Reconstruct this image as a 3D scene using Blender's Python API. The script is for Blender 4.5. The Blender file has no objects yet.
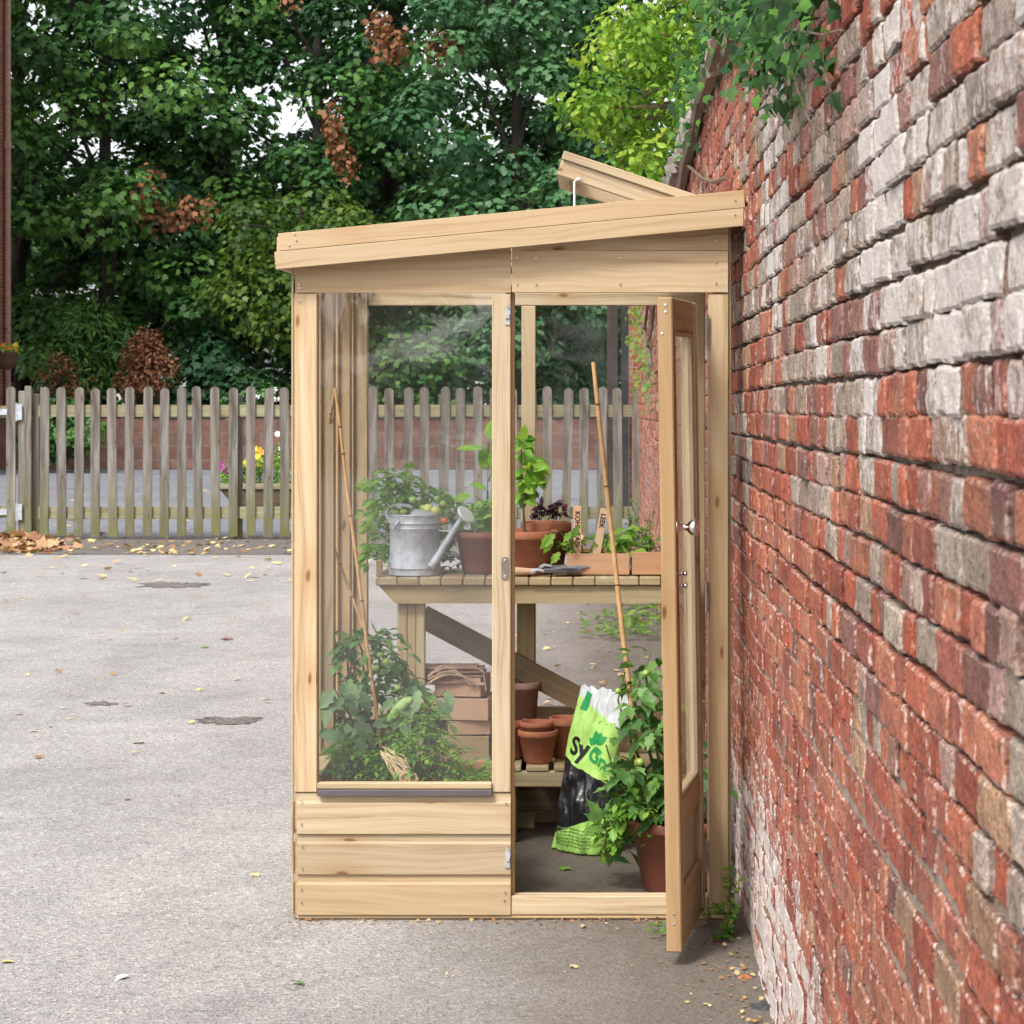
import bpy, bmesh, math, random
import numpy as np
from mathutils import Vector, Matrix, noise

random.seed(7)
RNG = np.random.default_rng(11)
SC = bpy.context.scene
COL = SC.collection
R = math.radians
# ------------------------------------------------------------------ camera constants
F, VX, VY, CH = 2350.0, 593.0, 375.0, 1.775


def at(px, py, Y):
    return Vector(((px - VX) * Y / F, Y, CH - (py - VY) * Y / F))


def wx(px, Y): return (px - VX) * Y / F
def wz(py, Y): return CH - (py - VY) * Y / F


YF = 7.65          # plane of the greenhouse front
YR = 9.36          # outer plane of the greenhouse rear

# ------------------------------------------------------------------ node helpers
def N(nt, typ, props=None, **ins):
    n = nt.nodes.new(typ)
    for k, v in (props or {}).items():
        setattr(n, k, v)
    for k, v in ins.items():
        key = int(k[1:]) if (k[0] == 'i' and k[1:].isdigit()) else k.replace('_', ' ')
        s = n.inputs[key]
        if isinstance(v, bpy.types.NodeSocket):
            nt.links.new(v, s)
        else:
            s.default_value = v
    return n


def ramp(nt, fac, stops, interp='LINEAR'):
    n = nt.nodes.new('ShaderNodeValToRGB')
    n.color_ramp.interpolation = interp
    el = n.color_ramp.elements
    while len(el) < len(stops):
        el.new(0.5)
    for e, (p, c) in zip(el, stops):
        e.position = p
        e.color = (c, c, c, 1) if isinstance(c, (int, float)) else (*c, 1)
    nt.links.new(fac, n.inputs[0])
    return n.outputs[0]


def mix(nt, fac, a, b, typ='MIX'):
    n = nt.nodes.new('ShaderNodeMix')
    n.data_type = 'RGBA'
    n.blend_type = typ
    for s, v in ((n.inputs[0], fac), (n.inputs[6], a), (n.inputs[7], b)):
        if isinstance(v, bpy.types.NodeSocket):
            nt.links.new(v, s)
        else:
            s.default_value = v if isinstance(v, (int, float)) else (*v, 1)
    return n.outputs[2]


def math_(nt, op, a, b=0.0, clamp=False):
    n = nt.nodes.new('ShaderNodeMath')
    n.operation = op
    n.use_clamp = clamp
    for s, v in ((n.inputs[0], a), (n.inputs[1], b)):
        if isinstance(v, bpy.types.NodeSocket):
            nt.links.new(v, s)
        else:
            s.default_value = v
    return n.outputs[0]


def mrange(nt, v, a, b, c=0.0, d=1.0):
    n = N(nt, 'ShaderNodeMapRange', {'clamp': True}, Value=v, From_Min=a, From_Max=b, To_Min=c, To_Max=d)
    return n.outputs[0]


def noise_(nt, vec, scale, detail=4.0, rough=0.55, dist=0.0):
    return N(nt, 'ShaderNodeTexNoise', None, Vector=vec, Scale=scale, Detail=detail, Roughness=rough, Distortion=dist).outputs[0]


def scaled(nt, vec, s):
    return N(nt, 'ShaderNodeVectorMath', {'operation': 'MULTIPLY'}, i0=vec, i1=s).outputs[0]


def bump(nt, h, strength=0.3, dist=0.01):
    return N(nt, 'ShaderNodeBump', None, Height=h, Strength=strength, Distance=dist).outputs[0]


def new_mat(name):
    m = bpy.data.materials.new(name)
    m.use_nodes = True
    nt = m.node_tree
    nt.nodes.clear()
    out = nt.nodes.new('ShaderNodeOutputMaterial')
    return m, nt, out


def principled(nt, out, base, rough=0.7, normal=None, metallic=0.0, spec=0.4, **kw):
    p = nt.nodes.new('ShaderNodeBsdfPrincipled')
    for key, v in (('Base Color', base), ('Roughness', rough), ('Metallic', metallic), ('Specular IOR Level', spec)):
        if isinstance(v, bpy.types.NodeSocket):
            nt.links.new(v, p.inputs[key])
        else:
            p.inputs[key].default_value = (*v, 1) if isinstance(v, tuple) else v
    if normal is not None:
        nt.links.new(normal, p.inputs['Normal'])
    if out is not None:
        nt.links.new(p.outputs[0], out.inputs[0])
    return p


def tc(nt, which='Object'):
    return nt.nodes.new('ShaderNodeTexCoord').outputs[which]


def attr(nt, name, out='Fac'):
    n = nt.nodes.new('ShaderNodeAttribute')
    n.attribute_name = name
    return n.outputs[out]


MATS = {}


def wood(name, light, mid, dark, knot, rough=0.72, knots=True, grain=1.0, moss=None):
    m, nt, out = new_mat(name)
    uv = tc(nt, 'UV')
    warp = noise_(nt, scaled(nt, uv, (1.3, 3.0, 1)), 1.0, 2)
    uvw = N(nt, 'ShaderNodeVectorMath', {'operation': 'ADD'}, i0=uv,
            i1=N(nt, 'ShaderNodeCombineXYZ', None, Y=math_(nt, 'MULTIPLY', math_(nt, 'SUBTRACT', warp, 0.5), 0.10)).outputs[0]).outputs[0]
    g1 = noise_(nt, scaled(nt, uvw, (0.9, 42 * grain, 1)), 1.0, 4, 0.6)
    g2 = noise_(nt, scaled(nt, uvw, (5, 260 * grain, 1)), 1.0, 3, 0.6)
    tone = noise_(nt, scaled(nt, uv, (0.35, 0.9, 1)), 1.0, 1)
    g = math_(nt, 'ADD', math_(nt, 'MULTIPLY', g1, 0.7), math_(nt, 'MULTIPLY', g2, 0.3))
    col = ramp(nt, g, [(0.34, dark), (0.47, mid), (0.62, light)])
    col = mix(nt, mrange(nt, tone, 0.35, 0.65, 0.0, 0.6), col, tuple(c * k for c, k in zip(mid, (1.03, 0.86, 0.66))))
    if knots:
        v = N(nt, 'ShaderNodeTexVoronoi', {'feature': 'F1', 'voronoi_dimensions': '2D'}, Vector=scaled(nt, uvw, (2.4, 7.0, 1)), Scale=1.0)
        rnd = N(nt, 'ShaderNodeSeparateColor', None, Color=v.outputs['Color']).outputs[0]
        sel = math_(nt, 'GREATER_THAN', rnd, 0.60)
        kn = math_(nt, 'MULTIPLY', mrange(nt, v.outputs['Distance'], 0.028, 0.062, 1.0, 0.0), sel)
        ring = math_(nt, 'MULTIPLY', mrange(nt, v.outputs['Distance'], 0.06, 0.32, 0.5, 0.0), sel)
        col = mix(nt, ring, col, tuple(c * k for c, k in zip(mid, (0.8, 0.62, 0.45))))
        col = mix(nt, kn, col, knot)
    if moss is not None:
        gp = N(nt, 'ShaderNodeSeparateXYZ', None, Vector=nt.nodes.new('ShaderNodeNewGeometry').outputs['Position'])
        mz = mrange(nt, gp.outputs['Z'], moss[1], moss[2], 1.0, 0.0)
        mn = noise_(nt, nt.nodes.new('ShaderNodeNewGeometry').outputs['Position'], 7.0, 3)
        mz = math_(nt, 'MULTIPLY', mz, mrange(nt, mn, 0.3, 0.62, 0.25, 1.0))
        col = mix(nt, mz, col, moss[0])
    oi = nt.nodes.new('ShaderNodeObjectInfo').outputs['Random']
    col = mix(nt, 1.0, col, mrange(nt, oi, 0, 1, 0.90, 1.08), 'MULTIPLY')
    board = noise_(nt, scaled(nt, uv, (0.12, 0.12, 1)), 1.0, 1)
    col = mix(nt, 1.0, col, ramp(nt, board, [(0.3, (0.80, 0.79, 0.76)), (0.5, (1.0, 1.0, 1.0)), (0.7, (1.07, 1.04, 1.0))]), 'MULTIPLY')
    h = math_(nt, 'ADD', math_(nt, 'MULTIPLY', g1, 0.5), math_(nt, 'MULTIPLY', g2, 0.5))
    principled(nt, out, col, rough, bump(nt, h, 0.35, 0.002), spec=0.3)
    MATS[name] = m
    return m


def plain(name, base, rough=0.6, metallic=0.0, spec=0.4, var=0.15, scale=18.0, bump_s=0.15, bump_d=0.002, second=None, thr=(0.45, 0.65)):
    """one material with a tone variation and an optional second colour in irregular patches"""
    m, nt, out = new_mat(name)
    o = tc(nt, 'Object')
    n1 = noise_(nt, o, scale, 5, 0.6)
    n2 = noise_(nt, o, scale * 6, 3, 0.6)
    a = tuple(c * (1 - var) for c in base)
    b = tuple(min(1, c * (1 + var)) for c in base)
    col = ramp(nt, n1, [(0.3, a), (0.7, b)])
    if second is not None:
        col = mix(nt, mrange(nt, noise_(nt, o, scale * 0.6, 6, 0.65), thr[0], thr[1]), col, second)
    rg = mrange(nt, n1, 0.3, 0.7, max(0.02, rough - 0.08), min(1, rough + 0.08))
    principled(nt, out, col, rg, bump(nt, n2, bump_s, bump_d), metallic, spec)
    MATS[name] = m
    return m


def foliage(name, dark, mid, light, trans=0.3, rough=0.5, spec=0.35, vein=False):
    m, nt, out = new_mat(name)
    r = attr(nt, 'rnd')
    col = ramp(nt, r, [(0.1, dark), (0.5, mid), (0.95, light)])
    n = noise_(nt, tc(nt, 'Object'), 40.0, 2)
    col = mix(nt, 1.0, col, mrange(nt, n, 0.3, 0.7, 0.8, 1.15), 'MULTIPLY')
    p = principled(nt, None, col, rough, None, 0.0, spec)
    t = N(nt, 'ShaderNodeBsdfTranslucent', None, Color=mix(nt, 1.0, col, (1.25, 1.25, 0.6), 'MULTIPLY'))
    ms = N(nt, 'ShaderNodeMixShader', None, Fac=trans)
    nt.links.new(p.outputs[0], ms.inputs[1])
    nt.links.new(t.outputs[0], ms.inputs[2])
    nt.links.new(ms.outputs[0], out.inputs[0])
    MATS[name] = m
    return m


# ------------------------------------------------------------------ materials
wood('pine', (0.52, 0.425, 0.295), (0.44, 0.345, 0.222), (0.25, 0.175, 0.095), (0.20, 0.105, 0.05))
wood('pine_orange', (0.44, 0.325, 0.195), (0.37, 0.262, 0.148), (0.21, 0.135, 0.07), (0.13, 0.06, 0.02), grain=0.8)
wood('bench_wood', (0.46, 0.39, 0.26), (0.37, 0.305, 0.185), (0.235, 0.18, 0.10), (0.10, 0.065, 0.03))
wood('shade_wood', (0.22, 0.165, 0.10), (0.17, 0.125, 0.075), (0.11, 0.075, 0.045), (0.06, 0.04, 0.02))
wood('weathered', (0.28, 0.268, 0.252), (0.128, 0.119, 0.107), (0.028, 0.025, 0.021), (0.05, 0.04, 0.03), grain=0.45, knots=True,
     moss=((0.13, 0.135, 0.045), 0.1, 0.75))
wood('rail_wood', (0.30, 0.29, 0.20), (0.22, 0.21, 0.13), (0.13, 0.125, 0.07), (0.07, 0.06, 0.05), grain=0.7)
wood('tray_wood', (0.56, 0.35, 0.22), (0.49, 0.29, 0.17), (0.39, 0.215, 0.115), (0.2, 0.1, 0.05), knots=False)
wood('label_wood', (0.66, 0.47, 0.33), (0.60, 0.40, 0.27), (0.50, 0.32, 0.2), (0.3, 0.2, 0.1), knots=False)
wood('dark_timber', (0.06, 0.045, 0.04), (0.035, 0.026, 0.024), (0.018, 0.013, 0.012), (0.01, 0.01, 0.01))
wood('trough_wood', (0.10, 0.075, 0.05), (0.07, 0.05, 0.03), (0.04, 0.03, 0.02), (0.02, 0.015, 0.01))
plain('bamboo', (0.55, 0.33, 0.15), 0.5, var=0.2, scale=30)
plain('bamboo_node', (0.20, 0.10, 0.045), 0.6)
plain('terracotta', (0.36, 0.13, 0.068), 0.8, var=0.14, scale=25, second=(0.50, 0.25, 0.06), thr=(0.55, 0.75))
plain('plastic_pot', (0.205, 0.068, 0.042), 0.45, var=0.06, scale=10, bump_s=0.03)
plain('old_pot', (0.27, 0.15, 0.11), 0.85, var=0.15, scale=20, second=(0.33, 0.21, 0.16))
plain('soil', (0.022, 0.016, 0.011), 0.95, var=0.5, scale=60, bump_s=1.0, bump_d=0.01)
plain('steel', (0.62, 0.62, 0.62), 0.3, 1.0, var=0.1)
plain('chrome', (0.75, 0.74, 0.72), 0.08, 1.0, var=0.03)
plain('brass_steel', (0.42, 0.36, 0.32), 0.35, 1.0, var=0.1)
plain('galvanised', (0.36, 0.385, 0.42), 0.55, 0.25, var=0.2, scale=35, second=(0.46, 0.485, 0.52), thr=(0.48, 0.62), bump_s=0.08)
plain('galv_light', (0.60, 0.62, 0.64), 0.5, 0.2, var=0.06, scale=20)
plain('flashing', (0.10, 0.085, 0.09), 0.35, var=0.08)
plain('cord', (0.50, 0.36, 0.24), 0.9, var=0.2, scale=80)
plain('raffia', (0.55, 0.42, 0.24), 0.85, var=0.2, scale=60)
plain('kraft', (0.56, 0.36, 0.235), 0.85, var=0.08, scale=12)
plain('kraft_dark', (0.33, 0.20, 0.14), 0.85, var=0.15, scale=20)
plain('bark', (0.045, 0.036, 0.028), 0.95, var=0.4, scale=9, bump_s=1.0, bump_d=0.05)
plain('vine_bark', (0.16, 0.11, 0.075), 0.95, var=0.35, scale=25, bump_s=0.8, bump_d=0.01)
plain('stem', (0.085, 0.12, 0.03), 0.6, var=0.2)
plain('stem_brown', (0.11, 0.07, 0.035), 0.7, var=0.2)
plain('tomato_green', (0.23, 0.36, 0.07), 0.3, var=0.15, scale=30, bump_s=0.0)
plain('tomato_pale', (0.42, 0.45, 0.12), 0.3, var=0.1, scale=30, bump_s=0.0)
plain('tomato_orange', (0.60, 0.15, 0.03), 0.3, var=0.1, scale=30, bump_s=0.0)
plain('marrow', (0.20, 0.33, 0.10), 0.45, var=0.25, scale=30, second=(0.42, 0.52, 0.25))
plain('twig', (0.06, 0.045, 0.03), 0.9, var=0.2)
plain('slate', (0.05, 0.05, 0.055), 0.7, var=0.2)
plain('stone_cope', (0.20, 0.165, 0.14), 0.95, var=0.35, scale=6, second=(0.28, 0.27, 0.24), bump_s=0.8, bump_d=0.02)
plain('black_plastic', (0.02, 0.02, 0.021), 0.35, var=0.1)
plain('text_black', (0.006, 0.006, 0.006), 0.5, var=0.0)
plain('text_green', (0.02, 0.30, 0.075), 0.5, var=0.0)
plain('text_brown', (0.045, 0.03, 0.02), 0.7, var=0.0)
plain('text_olive', (0.16, 0.25, 0.07), 0.6, var=0.0)
plain('leaf_yellow', (0.60, 0.50, 0.16), 0.7, var=0.2, scale=60)
plain('leaf_tan', (0.58, 0.42, 0.22), 0.8, var=0.25, scale=60)
plain('leaf_red', (0.20, 0.045, 0.03), 0.8, var=0.25, scale=60)
plain('leaf_green', (0.10, 0.22, 0.03), 0.6, var=0.2, scale=60)
plain('leaf_pale', (0.42, 0.50, 0.22), 0.7, var=0.2, scale=60)
plain('paper_scrap', (0.72, 0.72, 0.72), 0.8, var=0.08)
plain('basket', (0.10, 0.06, 0.03), 0.9, var=0.4, scale=40, bump_s=1.0, bump_d=0.01)
plain('petal_orange', (0.80, 0.30, 0.03), 0.6)
plain('petal_pink', (0.55, 0.06, 0.16), 0.6)
plain('petal_purple', (0.28, 0.05, 0.22), 0.6)
plain('petal_white', (0.85, 0.85, 0.82), 0.6, var=0.02)
plain('petal_yellow', (0.85, 0.62, 0.05), 0.6)

foliage('tree_leaf', (0.016, 0.050, 0.016), (0.042, 0.120, 0.032), (0.12, 0.25, 0.05), 0.28, 0.5, 0.3)
foliage('tree_leaf_blue', (0.015, 0.048, 0.021), (0.038, 0.112, 0.046), (0.09, 0.20, 0.075), 0.25, 0.5, 0.3)
foliage('tree_leaf_warm', (0.02, 0.045, 0.010), (0.055, 0.115, 0.022), (0.14, 0.22, 0.035), 0.35, 0.5, 0.3)
foliage('dead_leaf', (0.11, 0.045, 0.026), (0.25, 0.105, 0.055), (0.38, 0.19, 0.11), 0.25, 0.8, 0.1)
foliage('lime_leaf', (0.06, 0.15, 0.02), (0.15, 0.30, 0.03), (0.33, 0.43, 0.055), 0.4, 0.5, 0.3)
foliage('ivy_leaf', (0.010, 0.036, 0.008), (0.025, 0.085, 0.016), (0.075, 0.19, 0.026), 0.2, 0.55, 0.22)
foliage('tomato_leaf', (0.035, 0.095, 0.028), (0.08, 0.19, 0.045), (0.18, 0.33, 0.08), 0.3, 0.5, 0.35)
foliage('bright_leaf', (0.06, 0.17, 0.022), (0.14, 0.32, 0.035), (0.30, 0.48, 0.07), 0.4, 0.45, 0.35)
foliage('grey_leaf', (0.06, 0.12, 0.055), (0.12, 0.22, 0.10), (0.24, 0.36, 0.17), 0.25, 0.5, 0.4)
foliage('purple_leaf', (0.05, 0.02, 0.035), (0.10, 0.035, 0.07), (0.16, 0.08, 0.10), 0.3, 0.5, 0.3)
foliage('weed_leaf', (0.05, 0.11, 0.015), (0.10, 0.20, 0.03), (0.2, 0.3, 0.06), 0.35, 0.5, 0.3)
foliage('litter_leaf', (0.30, 0.15, 0.06), (0.50, 0.34, 0.15), (0.66, 0.56, 0.25), 0.1, 0.8, 0.1)
foliage('litter_brown', (0.20, 0.085, 0.045), (0.36, 0.20, 0.115), (0.50, 0.36, 0.20), 0.1, 0.8, 0.1)


def glass_mat(name, dust, rough=0.03, wav=0.25):
    m, nt, out = new_mat(name)
    o = tc(nt, 'Object')
    wn = noise_(nt, scaled(nt, o, (1.0, 1.0, 0.8)), 2.2, 2, 0.45, 0.4)
    b = bump(nt, wn, wav, 0.02)
    tr = N(nt, 'ShaderNodeBsdfTransparent', None, Color=(0.985, 0.985, 0.985, 1))
    gl = N(nt, 'ShaderNodeBsdfGlossy', None, Color=(1, 1, 1, 1), Roughness=rough, Normal=b)
    bf = nt.nodes.new('ShaderNodeNewGeometry').outputs['Backfacing']
    fr = N(nt, 'ShaderNodeFresnel', None, IOR=mrange(nt, bf, 0, 1, 1.52, 1 / 1.52), Normal=b)
    ms = N(nt, 'ShaderNodeMixShader', None, Fac=fr.outputs[0])
    nt.links.new(tr.outputs[0], ms.inputs[1])
    nt.links.new(gl.outputs[0], ms.inputs[2])
    df = N(nt, 'ShaderNodeBsdfDiffuse', None, Color=(0.75, 0.75, 0.77, 1))
    dn = noise_(nt, scaled(nt, o, (1.5, 1.5, 0.6)), 4.0, 4, 0.6, 0.8)
    sc_ = noise_(nt, scaled(nt, o, (60, 60, 6)), 6.0, 2)
    fac = math_(nt, 'ADD', mrange(nt, dn, 0.35, 0.7, dust * 0.25, dust), mrange(nt, sc_, 0.70, 0.78, 0.0, dust * 0.8))
    m2 = N(nt, 'ShaderNodeMixShader', None, Fac=fac)
    nt.links.new(ms.outputs[0], m2.inputs[1])
    nt.links.new(df.outputs[0], m2.inputs[2])
    nt.links.new(m2.outputs[0], out.inputs[0])
    MATS[name] = m


glass_mat('glazing', 0.012, 0.01, 0.14)
glass_mat('clear_pane', 0.004, 0.03, 0.15)


def brick_mat():
    m, nt, out = new_mat('old_brick')
    o = tc(nt, 'Object')
    base = attr(nt, 'bcol', 'Color')
    wht = attr(nt, 'bwhite')
    edge = attr(nt, 'bedge')
    n1 = noise_(nt, o, 22, 5, 0.65)
    n2 = noise_(nt, o, 95, 4, 0.6)
    n3 = noise_(nt, scaled(nt, o, (1, 1, 0.6)), 15, 6, 0.72)
    n4 = noise_(nt, o, 55, 5, 0.7)
    col = mix(nt, 1.0, base, ramp(nt, n1, [(0.25, 0.50), (0.5, 1.0), (0.75, 1.35)]), 'MULTIPLY')
    n5 = noise_(nt, o, 9, 5, 0.7)
    col = mix(nt, mrange(nt, n5, 0.54, 0.66, 0, 0.5), col, (0.16, 0.105, 0.08))
    # soot / dark pits
    pit = mrange(nt, n2, 0.33, 0.44, 0.85, 0.0)
    col = mix(nt, pit, col, (0.05, 0.03, 0.025))
    n7 = noise_(nt, o, 150, 5, 0.75)
    col = mix(nt, 1.0, col, ramp(nt, n7, [(0.33, 0.42), (0.48, 1.0), (0.66, 1.5)]), 'MULTIPLY')
    # lime bloom: the amount comes per brick
    thr = math_(nt, 'SUBTRACT', 0.82, math_(nt, 'MULTIPLY', wht, 0.62))
    thr2 = math_(nt, 'ADD', thr, 0.09)
    nn = math_(nt, 'ADD', math_(nt, 'MULTIPLY', n3, 0.48), math_(nt, 'MULTIPLY', n4, 0.52))
    lime = N(nt, 'ShaderNodeMapRange', {'clamp': True}, Value=nn, From_Min=thr, From_Max=thr2).outputs[0]
    limec = ramp(nt, n7, [(0.3, (0.34, 0.28, 0.25)), (0.5, (0.50, 0.45, 0.42)), (0.62, (0.62, 0.58, 0.55))])
    col = mix(nt, math_(nt, 'MULTIPLY', lime, 0.88), col, limec)
    # mortar smears on the arrises
    sm = math_(nt, 'MULTIPLY', edge, mrange(nt, n4, 0.50, 0.62))
    col = mix(nt, sm, col, (0.60, 0.52, 0.46))
    h = math_(nt, 'ADD', math_(nt, 'MULTIPLY', n1, 0.5), math_(nt, 'MULTIPLY', n2, 0.5))
    h = math_(nt, 'ADD', h, math_(nt, 'MULTIPLY', n7, 0.5))
    principled(nt, out, col, 0.92, bump(nt, h, 1.0, 0.008), spec=0.2)
    MATS['old_brick'] = m


brick_mat()
plain('mortar', (0.27, 0.22, 0.175), 0.95, var=0.3, scale=30, second=(0.13, 0.115, 0.085), thr=(0.5, 0.66), bump_s=1.0, bump_d=0.01)


def course_mat(name, c1, c2, mortar, bw, rh, msz=0.01):
    m, nt, out = new_mat(name)
    uv = tc(nt, 'UV')
    b = N(nt, 'ShaderNodeTexBrick', None, Vector=uv, Color1=(*c1, 1), Color2=(*c2, 1), Mortar=(*mortar, 1), Scale=1.0)
    b.inputs['Mortar Size'].default_value = msz
    b.inputs['Brick Width'].default_value = bw
    b.inputs['Row Height'].default_value = rh
    o = tc(nt, 'Object')
    n1 = noise_(nt, o, 5, 6, 0.7)
    col = mix(nt, 1.0, b.outputs[0], ramp(nt, n1, [(0.25, 0.6), (0.75, 1.35)]), 'MULTIPLY')
    col = mix(nt, mrange(nt, noise_(nt, o, 2.1, 4), 0.55, 0.7, 0, 0.35), col, tuple(c * 0.45 for c in c1))
    h = math_(nt, 'ADD', math_(nt, 'MULTIPLY', b.outputs[1], -1.0), math_(nt, 'MULTIPLY', n1, 0.5))
    principled(nt, out, col, 0.92, bump(nt, h, 0.6, 0.02), spec=0.15)
    MATS[name] = m


course_mat('sandstone', (0.13, 0.068, 0.052), (0.175, 0.095, 0.075), (0.15, 0.115, 0.095), 0.55, 0.26, 0.015)
course_mat('house_brick', (0.22, 0.065, 0.038), (0.29, 0.095, 0.055), (0.26, 0.19, 0.15), 0.225, 0.075, 0.009)


def ground_mat(name, base, speck, stain, inner=True):
    m, nt, out = new_mat(name)
    pos = nt.nodes.new('ShaderNodeNewGeometry').outputs['Position']
    agg = noise_(nt, pos, 140, 3, 0.6)
    vor = N(nt, 'ShaderNodeTexVoronoi', {'feature': 'F1'}, Vector=pos, Scale=85.0)
    vr = N(nt, 'ShaderNodeSeparateColor', None, Color=vor.outputs['Color']).outputs[0]
    big = noise_(nt, pos, 0.7, 5, 0.6, 0.3)
    mid = noise_(nt, pos, 4.5, 5, 0.65)
    col = ramp(nt, agg, [(0.32, tuple(c * 0.34 for c in base)), (0.47, base), (0.66, tuple(min(1, c * 1.4) for c in base))])
    col = mix(nt, mrange(nt, vr, 0.80, 0.95, 0, 0.55), col, speck)
    col = mix(nt, mrange(nt, vr, 0.02, 0.10, 0.5, 0.0), col, tuple(c * 0.3 for c in base))
    col = mix(nt, 1.0, col, ramp(nt, big, [(0.3, 0.87), (0.7, 1.10)]), 'MULTIPLY')
    col = mix(nt, 1.0, col, ramp(nt, mid, [(0.25, 0.80), (0.5, 1.0), (0.8, 1.10)]), 'MULTIPLY')
    grit = noise_(nt, pos, 42, 4, 0.7)
    col = mix(nt, 1.0, col, ramp(nt, grit, [(0.32, 0.70), (0.5, 1.0), (0.68, 1.16)]), 'MULTIPLY')
    # hairline cracks and faint old patches
    cn = noise_(nt, pos, 0.55, 6, 0.62, 0.4)
    ck = mrange(nt, math_(nt, 'ABSOLUTE', math_(nt, 'SUBTRACT', cn, 0.5)), 0.0, 0.0035, 0.55, 0.0)
    col = mix(nt, math_(nt, 'MULTIPLY', ck, mrange(nt, mid, 0.4, 0.6)), col, tuple(c * 0.3 for c in base))
    col = mix(nt, 1.0, col, ramp(nt, noise_(nt, scaled(nt, pos, (1, .45, 1)), 1.6, 3, 0.5), [(0.40, 0.93), (0.47, 1.0), (0.62, 1.03)]), 'MULTIPLY')
    # small dark damp scabs
    sc_ = noise_(nt, scaled(nt, pos, (1.0, 0.55, 1)), 9, 4, 0.6)
    col = mix(nt, mrange(nt, sc_, 0.68, 0.76, 0, 0.55), col, tuple(c * 0.35 for c in base))
    if inner:
        # brown dirt trodden along the wall foot and inside the glasshouse
        sx = N(nt, 'ShaderNodeSeparateXYZ', None, Vector=pos)
        wob = math_(nt, 'MULTIPLY', math_(nt, 'SUBTRACT', mid, 0.5), 0.9)
        d1 = mrange(nt, math_(nt, 'ADD', sx.outputs['X'], wob), -0.75, 0.15)
        d1 = math_(nt, 'MULTIPLY', d1, mrange(nt, sx.outputs['Y'], 24.0, 20.0))
        d1 = math_(nt, 'MULTIPLY', d1, mrange(nt, sx.outputs['X'], 0.9, 0.6))
        bx_ = math_(nt, 'MULTIPLY', mrange(nt, sx.outputs['X'], -1.02, -0.95), mrange(nt, sx.outputs['Y'], 7.62, 7.72))
        bx_ = math_(nt, 'MULTIPLY', bx_, mrange(nt, sx.outputs['Y'], 9.6, 9.4))
        bx_ = math_(nt, 'MULTIPLY', bx_, mrange(nt, sx.outputs['X'], 0.9, 0.6))
        d = math_(nt, 'MAXIMUM', math_(nt, 'MULTIPLY', d1, 0.85), math_(nt, 'MULTIPLY', bx_, 0.9))
        dn = noise_(nt, pos, 38, 5, 0.7)
        stain = tuple(c * .8 for c in stain)
        dc = ramp(nt, dn, [(0.3, tuple(c * 0.45 for c in stain)), (0.55, stain), (0.75, tuple(c * 1.8 for c in stain))])
        col = mix(nt, math_(nt, 'MULTIPLY', d, mrange(nt, dn, 0.2, 0.6, 0.75, 1.0)), col, dc)
    h = math_(nt, 'ADD', math_(nt, 'MULTIPLY', agg, 0.6), math_(nt, 'MULTIPLY', vor.outputs['Distance'], 0.6))
    principled(nt, out, col, 0.9, bump(nt, h, 0.7, 0.008), spec=0.25)
    MATS[name] = m


ground_mat('tarmac', (0.290, 0.274, 0.264), (0.50, 0.48, 0.45), (0.13, 0.10, 0.07))
ground_mat('soil_strip', (0.135, 0.12, 0.11), (0.30, 0.27, 0.22), (0.1, 0.08, 0.06), False)
ground_mat('path_tarmac', (0.165, 0.17, 0.19), (0.32, 0.32, 0.32), (0.1, 0.08, 0.06), False)


def bag_mat():
    m, nt, out = new_mat('bag_film')
    uv = N(nt, 'ShaderNodeSeparateXYZ', None, Vector=tc(nt, 'UV'))
    u, v = uv.outputs['X'], uv.outputs['Y']
    w = math_(nt, 'MULTIPLY', math_(nt, 'SUBTRACT', u, 0.5), 0.16)
    t = math_(nt, 'ADD', v, w)
    col = ramp(nt, t, [(0.0, (0.012, 0.012, 0.013)), (0.50, (0.40, 0.66, 0.15)), (0.865, (0.56, 0.58, 0.58))], 'CONSTANT')
    low = math_(nt, 'LESS_THAN', math_(nt, 'SUBTRACT', v, w), 0.178)
    col = mix(nt, low, col, (0.33, 0.60, 0.13))
    # the rear and side panel of the bag is pale grey
    o = tc(nt, 'Object')
    n1 = noise_(nt, scaled(nt, o, (1, 1, 0.5)), 14, 3, 0.55, 0.8)
    principled(nt, out, col, 0.33, bump(nt, n1, 0.7, 0.02), spec=0.5)
    MATS['bag_film'] = m


bag_mat()

# ------------------------------------------------------------------ mesh builder
WL = {}                                                   # world origin of every object built


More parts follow.
